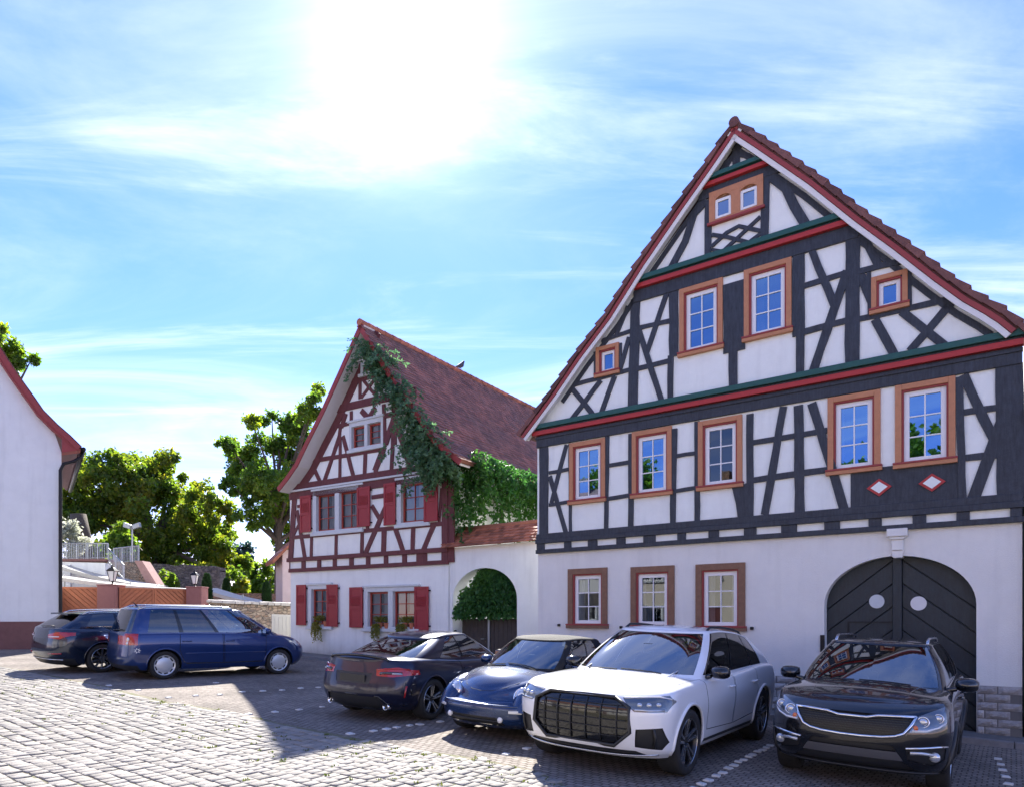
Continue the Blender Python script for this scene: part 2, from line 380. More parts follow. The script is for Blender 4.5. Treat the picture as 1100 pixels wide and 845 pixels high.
def rubble_mat(name, c1, c2, c3, scale=6.0, joint=(.25,.22,.18)):
    m = bpy.data.materials.new(name); m.use_nodes = True; MATS[name] = m
    n, l = m.node_tree.nodes, m.node_tree.links; b = n['Principled BSDF']; b.inputs['Roughness'].default_value = .9
    g = N(n, 'ShaderNodeNewGeometry'); mp = N(n, 'ShaderNodeMapping'); mp.inputs['Scale'].default_value = (1,1,1.5); l.new(g.outputs['Position'], mp.inputs[0])
    vo = N(n, 'ShaderNodeTexVoronoi'); vo.inputs['Scale'].default_value = scale; l.new(mp.outputs[0], vo.inputs[0])
    ve = N(n, 'ShaderNodeTexVoronoi', feature='DISTANCE_TO_EDGE'); ve.inputs['Scale'].default_value = scale; l.new(mp.outputs[0], ve.inputs[0])
    sc_ = N(n, 'ShaderNodeSeparateColor'); l.new(vo.outputs['Color'], sc_.inputs[0])
    rp = N(n, 'ShaderNodeValToRGB'); e = rp.color_ramp.elements; e.new(.5)
    for i, c in enumerate((c1, c2, c3)): e[i].color = (*c, 1)
    e[0].position, e[1].position, e[2].position = 0, .5, 1
    l.new(sc_.outputs[0], rp.inputs[0])
    ed = N(n, 'ShaderNodeMapRange'); ed.inputs[1].default_value = .015; ed.inputs[2].default_value = .07; l.new(ve.outputs['Distance'], ed.inputs[0])
    mx = N(n, 'ShaderNodeMix', data_type='RGBA'); l.new(ed.outputs[0], mx.inputs[0]); mx.inputs[6].default_value = (*joint, 1); l.new(rp.outputs[0], mx.inputs[7]); l.new(mx.outputs[2], b.inputs['Base Color'])
    bp = N(n, 'ShaderNodeBump'); bp.inputs['Strength'].default_value = 1; bp.inputs['Distance'].default_value = .05
    nb = N(n, 'ShaderNodeTexNoise'); nb.inputs['Scale'].default_value = 14; nb.inputs['Detail'].default_value = 6; l.new(g.outputs['Position'], nb.inputs[0])
    l.new(M_('ADD', ed.outputs[0], M_('MULTIPLY', nb.outputs[0], .8, n, l), n, l), bp.inputs['Height']); l.new(bp.outputs[0], b.inputs['Normal'])
rubble_mat('rubble', (.30,.20,.14), (.42,.34,.26), (.22,.17,.14))
rubble_mat('rubble_dark', (.12,.11,.11), (.20,.18,.17), (.09,.085,.09), 4.5, (.13,.12,.11))
rubble_mat('rubble_red', (.30,.15,.10), (.36,.24,.17), (.20,.13,.10), 5.0)

def weather(name, dirt=(.30,.26,.22), amount=.75, h=.75, streak=.10):
    """splash dirt near the ground and faint rain streaks on a plastered wall"""
    m = MATS[name]; n, l = m.node_tree.nodes, m.node_tree.links; b = n['Principled BSDF']
    src = b.inputs['Base Color'].links[0].from_socket
    g = N(n, 'ShaderNodeNewGeometry'); sp = N(n, 'ShaderNodeSeparateXYZ'); l.new(g.outputs['Position'], sp.inputs[0])
    gz_ = M_('ADD', M_('MULTIPLY', sp.outputs[0], -.033, n, l), M_('MULTIPLY', sp.outputs[1], .017, n, l), n, l)
    hh = M_('SUBTRACT', sp.outputs[2], gz_, n, l)
    nz = N(n, 'ShaderNodeTexNoise'); nz.inputs['Scale'].default_value = 2.2; nz.inputs['Detail'].default_value = 9; nz.inputs['Roughness'].default_value = .7; l.new(g.outputs['Position'], nz.inputs[0])
    f = N(n, 'ShaderNodeMapRange'); f.inputs[1].default_value = h; f.inputs[2].default_value = 0; l.new(hh, f.inputs[0])
    k = M_('MULTIPLY', M_('SUBTRACT', M_('ADD', f.outputs[0], nz.outputs[0], n, l), .62, n, l), amount*1.3, n, l, True); k = M_('MULTIPLY', k, f.outputs[0], n, l, True)
    mx = N(n, 'ShaderNodeMix', data_type='RGBA'); l.new(k, mx.inputs[0]); l.new(src, mx.inputs[6]); mx.inputs[7].default_value = (*dirt, 1)
    mp = N(n, 'ShaderNodeMapping'); mp.inputs['Scale'].default_value = (3.5, 3.5, .35); l.new(g.outputs['Position'], mp.inputs[0])
    n2 = N(n, 'ShaderNodeTexNoise'); n2.inputs['Scale'].default_value = 1.3; n2.inputs['Detail'].default_value = 7; l.new(mp.outputs[0], n2.inputs[0])
    r2 = N(n, 'ShaderNodeMapRange'); r2.inputs[1].default_value = .52; r2.inputs[2].default_value = .75; r2.inputs[3].default_value = 1; r2.inputs[4].default_value = 1-streak; l.new(n2.outputs[0], r2.inputs[0])
    hv = N(n, 'ShaderNodeHueSaturation'); l.new(mx.outputs[2], hv.inputs['Color']); l.new(r2.outputs[0], hv.inputs['Value']); l.new(hv.outputs[0], b.inputs['Base Color'])
weather('plaster'); weather('cream_plaster', streak=.08); weather('infill', amount=0., streak=.09)
def grain(name, k=.35):
    """long fibres and cracks along the beams (either direction)"""
    m = MATS[name]; n, l = m.node_tree.nodes, m.node_tree.links; b = n['Principled BSDF']; src = b.inputs['Base Color'].links[0].from_socket
    g = N(n, 'ShaderNodeNewGeometry'); mp = N(n, 'ShaderNodeMapping'); mp.inputs['Scale'].default_value = (9, 9, 1.2); l.new(g.outputs['Position'], mp.inputs[0])
    nz = N(n, 'ShaderNodeTexNoise'); nz.inputs['Scale'].default_value = 3.; nz.inputs['Detail'].default_value = 8; nz.inputs['Roughness'].default_value = .75; l.new(mp.outputs[0], nz.inputs[0])
    r = N(n, 'ShaderNodeMapRange'); r.inputs[1].default_value = .3; r.inputs[2].default_value = .7; r.inputs[3].default_value = 1-k; r.inputs[4].default_value = 1+k; l.new(nz.outputs[0], r.inputs[0])
    hv = N(n, 'ShaderNodeHueSaturation'); l.new(src, hv.inputs['Color']); l.new(r.outputs[0], hv.inputs['Value']); l.new(hv.outputs[0], b.inputs['Base Color'])
grain('timber_grey', .5); grain('timber_red', .35); grain('gate_grey', .4)
# ------------------------------------------------------------------ ground, paving
def clampr(x, a, b): return max(a, min(b, x))
def Gf(x, y): return G(clampr(x, -60, 40), clampr(y, -30, 60))
def sheet(name, xs, ys, dz, m):
    mb = MB(); nx, ny = len(xs), len(ys)
    mb.add([(x, y, Gf(x, y)+dz) for y in ys for x in xs], [(j*nx+i, j*nx+i+1, (j+1)*nx+i+1, (j+1)*nx+i) for j in range(ny-1) for i in range(nx-1)])
    return tag(mb.build(name, m), kind='structure')
far = [-3000,-1200,-500,-200,-100,-60,-45,-30,-15,0,15,30,40,60,100,200,500,1200,3000]
sheet('ground', far, far, -.04, 'terrain')
park = sheet('parking_pavement', [-40,-20,0,20,36], [-24,-8,8,24,45], 0, 'small_setts')
MD = Vector((-.8094, .5873)); MN = Vector((.5873, .8094))        # along / away from the big house front
BND = [(-400,640),(-60,706),(0,715),(60,726),(110,736),(180,753),(250,764),(300,776),(440,804),(520,815),(580,829),(612,846),(640,868),(720,930),(800,1010)]
def bnd(u):
    for (a, b), (c, d) in zip(BND, BND[1:]):
        if a <= u <= c: return b+(d-b)*(u-a)/(c-a)
    return 9999 if u > 0 else 600
def pix(x, y, z): return (U0+x/y*FPX, HOR+(EYE-z)/y*FPX)
# bed of the cobbles
edge = [gp(u, v) for u, v in BND if u >= -60 and v < 1000]
mb = MB(); vs = []; fs = []
for i, p in enumerate(edge):
    q = Vector((p.x-.6, p.y-4.0, 0)); q2 = Vector((p.x*.6-9, -12, 0))
    for t in (p, q, q2): vs.append((t.x, t.y, G(t.x, t.y)+.004))
for i in range(len(edge)-1):
    for k in range(2): fs.append((i*3+k, i*3+k+1, (i+1)*3+k+1, (i+1)*3+k))
mb.add(vs, fs); cobbles = tag(mb.build('cobble_pavement', 'cobble_joint'), kind='structure')
def stone_geo(a, b, h, rnd, dome=.006):
    j = lambda s: rnd.uniform(-s, s)
    base = [(-a,-b),(a,-b),(a,b),(-a,b)]
    lo = [(x*1.0+j(.007), y*1.0+j(.008)) for x, y in base]
    v = [(x, y, -.02) for x, y in lo]+[(x, y, h-.008) for x, y in lo]
    t = [(x*.88+j(.004), y*.90+j(.004), h+j(.003)) for x, y in lo]
    v += t
    f = [(i, (i+1) % 4, 4+(i+1) % 4, 4+i) for i in range(4)]+[(4+i, 4+(i+1) % 4, 8+(i+1) % 4, 8+i) for i in range(4)]
    v.append((j(.01), j(.01), h+dome)); f += [(8+i, 8+(i+1) % 4, 12) for i in range(4)]
    return v, f
rnd = random.Random(3)
stones = []
A0, B0 = .14, .18
for r_ in range(-10, 112):
    nn = 1.2+r_*B0
    off = (r_ % 2)*A0*.5+rnd.uniform(-.03, .03)
    for c_ in range(-80, 215):
        dd = c_*A0+off+rnd.uniform(-.009, .009)
        p = MD*dd+MN*(nn+.05*math.sin(dd*.55)+.03*math.sin(dd*1.3+r_*.3)+rnd.uniform(-.006, .006))
        if p.y < 4.9 or p.y > 22: continue
        z = G(p.x, p.y); u, v = pix(p.x, p.y, z)
        if u < -170 or u > 690 or v > 980 or v < bnd(u)+1.5: continue
        stones.append((p.y, p.x, p.y, z, dd, u, v))
stones.sort(key=lambda t: (0 if (-20 < t[5] < 1120 and t[6] < 846) else 1, t[0]))
variants = []
for k in range(10):
    v, f = stone_geo(A0/2-.0045, B0/2-.005, .013, rnd); m_ = MB(); m_.add(v, f); me = m_.mesh('cobble', True); autosmooth(me, 50); me.materials.append(MATS['cobble']); variants.append(me)
rzc = math.atan2(MD.y, MD.x)
rest = MB()
tilt = Vector((0,0,1)).rotation_difference(GN).to_matrix().to_4x4()
for i, (_, x, y, z, dd, u, v) in enumerate(stones):
    mx = Matrix.Translation((x, y, z+.004+rnd.uniform(-.006, .005))) @ tilt @ Matrix.Rotation(rzc+rnd.uniform(-.09, .09), 4, 'Z') @ Matrix.Rotation(rnd.uniform(-.02, .02), 4, 'X') @ Matrix.Diagonal((rnd.uniform(.92, 1.04), rnd.uniform(.92, 1.03), 1, 1))
    me = variants[rnd.randrange(10)]
    if i < 300:
        o = bpy.data.objects.new('cobble', me); COL.objects.link(o); o.parent = cobbles; o.matrix_local = mx
    else:
        vv, ff = stone_geo(A0/2-.0045, B0/2-.005, .013, rnd); rest.add([mx @ Vector(q) for q in vv], ff)
o = rest.build('cobble_field', 'cobble', cobbles, True); autosmooth(o.data, 50); tag(o, kind='stuff')
# white stones marking the bays
MK = [(117,736),(181,749),(210,747),(236,746),(267,767),(260,743),(282,742),(303,741),(323,739),(295,764.5),(321,762),(346,759),(371,757),(376,788),(401,785),(415,783),(426,781),(440,779),(451,778),(473,775),
      (543,810),(518,815),(566,804),(753.5,842),(761,838),(769,833),(776,830),(782,825),(788.5,822),(793,818),(799,816),(804.5,812.5),(809,810.6),(814,807),(819,805.5),(823,803),(827.5,800.5),
      (1072,815),(1075,821),(1077,827),(1080,834),(1083.5,842),(745,847),(736,852),(148,741),(342,738),(232,733)]
for u, v in MK:
    p = gp(u, v); vv, ff = stone_geo(.047, .047, .015, rnd, .003); m_ = MB()
    mx = tilt @ Matrix.Rotation(rzc+rnd.uniform(-.2, .2), 4, 'Z'); m_.add([mx @ Vector(q) for q in vv], ff)
    o = m_.build('marker_stone', 'marker', park); o.location = p+Vector((0,0,.004))
# weeds in the joints near the boundary
wd = MB(); r2 = random.Random(5)
for k in range(170):
    u = r2.uniform(-20, 620); v = bnd(u)+abs(r2.gauss(0, 26))+1
    if v > 900: continue
    p = gp(u, v); b = MB()
    for q in range(7):
        a = r2.uniform(0, 6.28); rr = r2.uniform(.01, .05); h = r2.uniform(.012, .03)
        c = p+Vector((math.cos(a)*rr, math.sin(a)*rr, .012)); d = Vector((math.cos(a*2.3), math.sin(a*2.3), 0))*.012
        wd.add([c-d, c+d, c+d*.3+Vector((0,0,h)), c-d*.3+Vector((0,0,h))], [(0,1,2,3)])
tag(wd.build('joint_weeds', 'leaf_weed'), 'small weeds growing in the joints of the cobbles', 'weeds', kind='stuff')
# ------------------------------------------------------------------ the big grey-timbered house
F1 = Facade((.63, 16.64), (.8094, -.5873))
house = empty('timber_house', (.63, 16.64, 0), F1.rz, 'tall white house with dark grey timber framing and big arched gate', 'house')
HW = 9.40; ZB, ZT, ZC = 3.47, 3.93, 6.28           # sill band, storey, cornice
REG = dict(A=(560,120,3.839), B=(820,120,3.839), C=(560,320,3.839), D=(820,320,3.839), E=(560,520,3.839), F=(820,520,3.839), K=(875,560,5.281), T=(740,130,5.283),
           G=(290,340,6.036), H=(290,470,6.036), I=(290,590,6.875), J=(430,470,3.519), L=(370,370,5.285))
def px(t): r, x, y = t; a, b, f = REG[r]; return (a+x/f, b+y/f)
def f1(r, x, y, d=0.): return F1(*px((r, x, y)), d)
def rect(fn, tl, tr, br, bl):
    a, b, c, d = fn(*tl), fn(*tr), fn(*br), fn(*bl)
    return ((a[0]+d[0])/2, (b[0]+c[0])/2, (c[1]+d[1])/2, (a[1]+b[1])/2)
def shrink(rc, t, tb=None): return (rc[0]+t, rc[1]-t, rc[2]+(t if tb is None else tb), rc[3]-t)
def rpoly(rc): return [(rc[0],rc[2]),(rc[1],rc[2]),(rc[1],rc[3]),(rc[0],rc[3])]
BEAMN = [0]
def beam(root, fn, pts, w, m='timber_grey', name='timber', proud=.028, ext=0., base=0.):
    BEAMN[0] += 1
    pr = proud+(BEAMN[0] % 23)*.0006
    P = [Vector(fn(*p) if isinstance(p[0], str) else p) for p in pts]
    if len(P) == 2:
        n_ = max(2, int((P[1]-P[0]).length/.35)); rb = random.Random(BEAMN[0]*13); d_ = (P[1]-P[0]).normalized(); q_ = Vector((-d_.y, d_.x))
        P = [P[0].lerp(P[1], k/n_)+q_*rb.uniform(-.006, .006) for k in range(n_+1)]; w = [w*rb.uniform(.93, 1.07) for _ in P]
    return MB().strip(P, w, base-pr, base+.012, ext).build(name, m, root)
def window(root, rc, casing='ochre', tw=.10, trim='oxide_red', sash='pvc_white', sw=.075, grid=(2,3), sill='ochre', curtain=None, gl='window_glass', yb=0., sill_h=.07, bar=.022, tsill='oxide_red', ajar=0.):
    """outer casing rectangle rc; the sash sits back in the opening"""
    s0, s1, z0, z1 = rc; a0, a1, b0, b1 = s0+tw, s1-tw, z0+.012, z1-tw
    w = MB().ring(a0+.03, a1-.03, b0+.02, b1-.03, sw, yb+.028, yb+.085).build('window', sash, root, bevel=.006)
    c = MB(); c.box(s0, a0, yb-.05, yb+.02, z0, z1); c.box(a1, s1, yb-.05, yb+.02, z0, z1); c.box(a0, a1, yb-.05, yb+.02, b1, z1)
    c.build('casing', casing, w, bevel=.006)
    if trim: MB().ring(a0+.001, a1-.001, b0+.001, b1-.001, .03, yb-.022, yb+.06).build('trim', trim, w)
    if sill:
        sm = MB(); sm.box(s0-.03, s1+.03, yb-.085, yb+.02, z0-sill_h, z0-.001); sm.build('sill', sill, w, bevel=.006)
        if tsill: MB().box(s0-.032, s1+.032, yb-.095, yb+.02, z0, z0+.035).build('sill_board', tsill, w, bevel=.005)
    i0, i1, j0, j1 = a0+.03+sw, a1-.03-sw, b0+.02+sw, b1-.03-sw
    nx, nz = grid; dx, dz = (i1-i0)/nx, (j1-j0)/nz
    for k in range(1, nx): MB().box(i0+k*dx-bar/2, i0+k*dx+bar/2, yb+.036, yb+.072, j0, j1).build('glazing_bar', sash, w)
    for k in range(1, nz): MB().box(i0, i1, yb+.038, yb+.070, j0+k*dz-bar/2, j0+k*dz+bar/2).build('glazing_bar', sash, w)
    rn = random.Random(int(s0*1000+z0*77))
    for i in range(nx):
        for j in range(nz):
            t = rn.uniform(-.003, .003)
            x0, x1_, y0_, y1_ = i0+i*dx+.002, i0+(i+1)*dx-.002, j0+j*dz+.002, j0+(j+1)*dz-.002
            p = MB().add([(x0,yb+.055+t,y0_),(x1_,yb+.055-t,y0_),(x1_,yb+.055-t,y1_),(x0,yb+.055+t,y1_)], [(0,1,2,3)]); p.build('pane', gl, w)
    if curtain:
        cm = MB(); n = 40; fr = curtain if isinstance(curtain, tuple) else (0, 1)
        for lo, hi in ([fr] if not isinstance(fr[0], tuple) else fr):
            xs = [a0+(a1-a0)*(lo+(hi-lo)*k/n) for k in range(n+1)]
            vs = [(x, yb+.16+.02*math.sin(k*1.9)+.008*math.sin(k*.7), z) for z in (b0, b1) for k, x in enumerate(xs)]
            cm.add(vs, [(k, k+1, n+2+k, n+1+k) for k in range(n)])
        cm.build('curtain', 'curtain', w, True)
    return w
UP = -.03      # the upper storeys stand a little proud
WU = dict(
 w1=rect(f1, ('C',205,600),('C',353,577),('C',350,830),('C',203,838)), w2=rect(f1, ('C',463,555),('C',626,528),('C',624,797),('C',460,815)),
 w3=rect(f1, ('C',735,512),('C',914,482),('C',915,766),('C',732,783)), w4=rect(f1, ('D',268,415),('D',483,380),('D',487,697),('D',268,717)),
 w5=rect(f1, ('D',547,365),('D',790,325),('D',797,664),('D',543,690)),
 w6=rect(f1, ('A',660,738),('A',838,687),('C',832,200),('C',653,237)), w7=rect(f1, ('A',922,662),('B',122,602),('D',118,130),('C',922,176)),
 w8=rect(f1, ('C',314,208),('C',408,188),('C',407,303),('C',312,320)), w9=rect(f1, ('B',447,688),('B',598,656),('B',597,798),('B',447,826)))
WA = rect(f1, ('A',782,345),('A',1005,262),('A',1000,398),('A',778,470))
WG = [rect(f1, ('E',195,347),('E',357,343),('E',355,580),('E',195,580)), rect(f1, ('E',455,338),('E',635,335),('E',630,585),('E',452,587)), rect(f1, ('E',722,328),('E',927,322),('E',922,590),('E',720,590))]
# roof line (outer edge of the verge, 0.38 m in front of the wall)
OV = .24
def f1v(u, v): return F1(u, v, -OV)
RL = [f1v(*p) for p in [(789,131),(758,177),(726.7,221.6),(685,283),(650,339),(618.6,381),(591,421.6),(570,450),(558,466)]]
RR = [f1v(*p) for p in [(789,131),(820,151),(876,189),(926.8,229),(968.5,259),(1012.8,293),(1044,315),(1067.5,328),(1083,338),(1097,349)]]
APX = RL[0]
# gate opening
ga = f1('K',55,560); gb = f1('K',918,560); gt = f1('K',470,192)
GC, GA = (ga[0]+gb[0])/2, (gb[0]-ga[0])/2; GS = f1('K',470,470)[1]; GTOP = gt[1]
arch = [(GC-GA, -.4), (GC+GA, -.4)]+[(GC+GA*math.cos(t), GS+(GTOP-GS)*math.sin(t)) for t in [math.pi*k/28 for k in range(29)]]
holes = [arch]+[rpoly((a+.13, b-.13, c+.012, d-.13)) for a, b, c, d in WG]
wall('ground_floor_wall', [(0,-.6),(HW,-.6),(HW,ZB+.02),(0,ZB+.02)], holes, 'cream_plaster', house, 0, .24)
def inset(poly_l, d):
    out = []
    for i, p in enumerate(poly_l):
        a = Vector(poly_l[max(i-1, 0)]); b = Vector(poly_l[min(i+1, len(poly_l)-1)]); t = (b-a).normalized(); n = Vector((-t.y, t.x))
        if n.y > 0: n = -n
        out.append(tuple(Vector(p)+n*d))
    return out
upper_out = [(0,ZB+.02),(HW,ZB+.02),(HW,ZC+.25)]+[(APX[0]+.02, APX[1]-.35)]+[(0,ZC+.25)]
hol = [rpoly((a+.10, b-.10, c+.012, d-.10)) for a, b, c, d in WU.values()]
wall('upper_wall', upper_out, hol, 'infill', house, UP, .2)
bw = MB(); bw.box(-.001,HW+.001,9.9,10,-.6,ZC+.3); bw.box(.002,.1,.25,9.9,-.6,ZC+.3); bw.box(HW-.1,HW-.002,.25,9.9,-.6,ZC+.3)
bw.prism([(0.01,ZC+.3),(HW-.01,ZC+.3),(APX[0],APX[1]-.3)], 9.91, 9.99); bw.build('rear_wall', 'plaster', house)
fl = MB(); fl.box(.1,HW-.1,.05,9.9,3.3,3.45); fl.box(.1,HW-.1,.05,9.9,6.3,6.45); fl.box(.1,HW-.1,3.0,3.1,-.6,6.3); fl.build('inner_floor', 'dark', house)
# roof
for RP, sgn in ((RL, 1), (RR, -1)):
    sl_ = MB(); under = inset(RP, .10)
    for i in range(len(RP)-1): sl_.prism([RP[i], RP[i+1], under[i+1], under[i]], -OV+.03, 10.3)
    sl_.build('roof', 'roof_tile', house)
    bb = inset(RP, .125); m_ = MB(); m_.strip(bb, .075, -OV-.018, -OV+.028); m_.build('bargeboard', 'oxide_red', house)
    wb = inset(RP, .215); m_ = MB(); m_.strip(wb, .085, -OV-.004, -OV+.029); m_.build('verge_board', 'soffit', house)
    sf = inset(RP, .17); m_ = MB(); m_.strip(sf, .05, -OV+.03, UP-.001); m_.build('soffit', 'soffit', house)
    # verge tiles, one by one
    L = [0]
    for i in range(len(RP)-1): L.append(L[-1]+(Vector(RP[i+1])-Vector(RP[i])).length)
    def on(t, P=RP, L=L):
        for i in range(len(P)-1):
            if t <= L[i+1] or i == len(P)-2:
                k = (t-L[i])/(L[i+1]-L[i]); return Vector(P[i]).lerp(Vector(P[i+1]), k), (Vector(P[i+1])-Vector(P[i])).normalized()
    t = .12; tm = None
    while t < L[-1]-.05:
        p, d = on(t+.17); n = Vector((-d.y, d.x));
        if n.y < 0: n = -n
        q0, q1 = -d*.19+n*.02, d*.19+n*.075        # lower end lies on the next tile
        pr = [tuple(q0-n*.06), tuple(q1-n*.13), tuple(q1), tuple(q0)]
        o = MB().prism(pr, 0, .34).build('roof_tile', 'roof_tile', house); o.location = (p.x, -OV-.03+random.uniform(-.006,.006), p.y)
        t += .335
ml = Matrix.Translation((APX[0], 0, APX[1]-.03)) @ Matrix.Rotation(R(-90), 4, 'X')
m_ = MB(); m_.lathe([(.001,-OV-.06),(.10,-OV-.06),(.10,10.3),(.001,10.3)], 14, ml); m_.build('ridge_cap', 'roof_tile', house, True, auto=40)
gu = MB(); gu.tube([(HW+.18,-OV+.1,ZC+.10),(HW+.18,10,ZC+.06)], .07, 8); gu.tube([(HW+.18,-.1,ZC+.1),(HW+.1,-.05,ZC-.25),(HW+.09,-.06,.1)], .045, 8); gu.build('gutter', 'zinc', house, True)
# long horizontal members
def hb(s0, s1, z0, z1, m, pr, name, base=UP, bev=.008): return MB().box(s0, s1, base-pr, base+.01, z0, z1).build(name, m, house, bevel=bev)
hb(-.02, HW+.02, ZB-.01, ZB+.085, 'timber_grey', .055, 'sill_beam'); hb(-.02, HW+.02, ZB+.225, ZB+.33, 'timber_grey', .075, 'sill_beam'); hb(-.01, HW+.01, ZB+.331, ZT, 'timber_grey', .052, 'sill_beam')
PAN = [('E',100,182),('E',210,280),('E',317,397),('E',433,508),('E',557,648),('E',682,776),('E',818,922),('E',972,1075),('F',141,254),('F',318,436),('F',490,617),('F',673,797),('F',852,1018)]
ends = [0]+[v for r_, a, b in PAN for v in (f1(r_, a, 150)[0], f1(r_, b, 150)[0])]+[HW]
for i in range(0, len(ends), 2): hb(ends[i], ends[i+1], ZB+.084, ZB+.226, 'timber_grey', .045, 'joist_end')
def cornice(z, s0, s1, h=.25):
    hb(s0, s1, z, z+h*.40, 'bright_red', .13, 'cornice_red'); hb(s0, s1, z+h*.40, z+h*.56, 'timber_grey', .10, 'cornice_moulding'); hb(s0, s1, z+h*.56, z+h, 'cornice_green', .17, 'cornice_green')
cornice(ZC, -.08, HW+.02)
hb(0, HW, 6.0, ZC-.001, 'timber_grey', .05, 'top_plate'); hb(-.01, HW+.01, ZC-.09, ZC-.03, 'timber_grey', .075, 'top_plate')
z2 = (f1('A',455,752)[1]+f1('B',395,462)[1])/2; s2a, s2b = f1('A',458,725)[0], f1('B',392,450)[0]
cornice(z2, s2a, s2b, .24); hb(s2a+.06, s2b+.02, z2-.26, z2-.001, 'timber_grey', .05, 'top_plate')
z3 = (f1('A',742,338)[1]+f1('A',1070,212)[1])/2; s3a, s3b = f1('A',745,320)[0], f1('A',1068,205)[0]
cornice(z3, s3a, s3b, .2); hb(s3a-.05, s3b+.08, z3-.20, z3-.001, 'timber_grey', .05, 'top_plate')
TB = [ # first floor
 ([('C',97,600),('E',97,210)], .25),([('C',190,605),('C',128,845)], .10),([('C',122,735),('E',188,200)], .11),([('C',118,722),('C',205,705)], .08),([('E',118,85),('E',205,72)], .08),
 ([('C',204,600),('E',207,200)], .07),([('C',359,570),('E',353,185)], .10),([('C',366,692),('C',450,678)], .09),([('E',358,60),('E',450,45)], .09),
 ([('C',456,560),('E',456,180)], .12),([('C',635,540),('E',628,170)], .12),([('C',645,652),('C',722,640)], .08),([('E',640,28),('E',722,15)], .08),([('C',729,510),('E',729,160)], .11),
 ([('C',946,480),('E',946,140)], .13),([('E',905,5),('E',930,140)], .30),([('C',957,597),('D',265,548)], .10),([('C',957,752),('D',275,708)], .11),
 ([('D',86,450),('F',8,125)], .14),([('D',148,445),('F',152,120)], .17),([('D',203,436),('F',335,100)], .15),
 ([('D',809,330),('F',822,70)], .11),([('D',820,475),('D',975,452)], .10),([('D',822,662),('D',982,645)], .11),([('D',826,320),('D',950,585)], .14),([('D',990,500),('F',862,70)], .17),([('D',1012,280),('F',1025,60)], .38),
 # second floor
 ([('A',475,775),('C',463,450)], .22),([('C',632,-40),('C',632,245)], .20),([('C',620,240),('C',618,420)], .12),([('C',880,-60),('C',880,225)], .41),([('C',877,200),('C',877,375)], .17),
 ([('B',148,590),('D',148,160)], .22),([('D',155,150),('D',154,312)], .15),([('B',371,510),('D',368,275)], .24),
 ([('C',606,-25),('C',520,235)], .11),([('C',485,125),('C',585,435)], .12),([('C',480,130),('C',620,98)], .09),([('C',475,297),('C',620,262)], .10),
 ([('B',198,568),('B',300,815)], .13),([('B',348,660),('D',208,308)], .15),([('B',172,722),('B',352,668)], .10),([('D',165,145),('D',350,98)], .11),
 ([('B',408,508),('B',480,645)], .13),([('B',392,665),('B',592,616)], .10),([('B',398,660),('B',450,800)], .13),([('B',436,665),('B',440,850)], .07),([('B',605,640),('B',606,815)], .07),([('D',390,93),('D',770,10)], .10),
 ([('D',462,92),('D',540,238)], .14),([('D',572,62),('D',755,205)], .13),([('D',782,20),('D',605,222)], .13),
 ([('C',222,360),('C',455,298)], .09),([('C',208,370),('C',308,492)], .11),([('C',332,342),('C',212,502)], .11),([('C',388,325),('C',333,478)], .11),([('C',335,180),('C',452,142)], .08),([('C',445,38),('C',395,160)], .09),([('C',448,165),('C',412,300)], .10),([('C',309,225),('C',308,335)], .06),([('C',414,190),('C',412,310)], .05),
 # attic
 ([('A',776,370),('A',773,612)], .14),([('A',1012,255),('A',1006,530)], .15),([('A',770,370),('A',715,430),('A',680,540),('A',618,655)], .15),([('B',25,265),('B',95,320),('B',130,395),('B',185,485)], .17),
 ([('A',790,513),('A',850,522),('A',960,550)], .07),([('A',788,562),('A',850,505),('A',900,478),('A',992,498)], .07),([('A',832,585),('A',990,440)], .07),([('A',925,555),('A',992,505)], .07),([('A',788,574),('A',845,582)], .06),
 ([('A',890,125),('A',890,245)], .14),([('A',822,262),('A',845,215),('A',885,188)], .08),([('A',900,183),('A',940,188),('A',975,210)], .09),
]
for pts, w in TB: beam(house, f1, pts, w, base=UP)
# rafters against the wall under the verge
for RP, k in ((RL, .30), (RR, .31)):
    rr = inset(RP, k); rr = [p for p in rr if -.05 < p[0] < HW+.05 and p[1] > ZC+.2]
    beam(house, f1, rr, .10, base=UP, name='rafter')
# carved panel below the pair of windows
a_ = f1('D',362,730); b_ = f1('D',822,670)
MB().box(a_[0], b_[0], UP-.022, UP+.01, ZT-.02, min(WU['w4'][2], WU['w5'][2])-.0).build('carved_panel', 'timber_grey', house)
for c in (('D',480,782), ('D',697,762)):
    x, z = f1(*c); w_, h_ = .20, .155
    MB().prism([(x-w_,z),(x,z-h_),(x+w_,z),(x,z+h_)], UP-.050, UP).build('diamond_frame', 'bright_red', house); w_, h_ = .135, .105
    MB().prism([(x-w_,z),(x,z-h_),(x+w_,z),(x,z+h_)], UP-.058, UP).build('diamond', 'infill', house)
for k, rc in WU.items():
    small = k in ('w8', 'w9')
    window(house, rc, yb=UP, gl='pane_clear' if k == 'w3' else 'window_glass', grid=(1,1) if small else (2,3), sw=.07 if small else .085, curtain={'w7': ((0,.35),(.45,1.)), 'w1': (0,.32), 'w4': ((0,.22),(.78,1.)), 'w2': (.7,1.)}.get(k), tw=.085 if small else .10)
for i, rc in enumerate(WG): window(house, rc, casing='stone_brown', tw=.13, sill='stone_brown', gl='pane_clear', curtain=((0,.28),(.74,1)) if i != 1 else (0,.2), sw=.085)
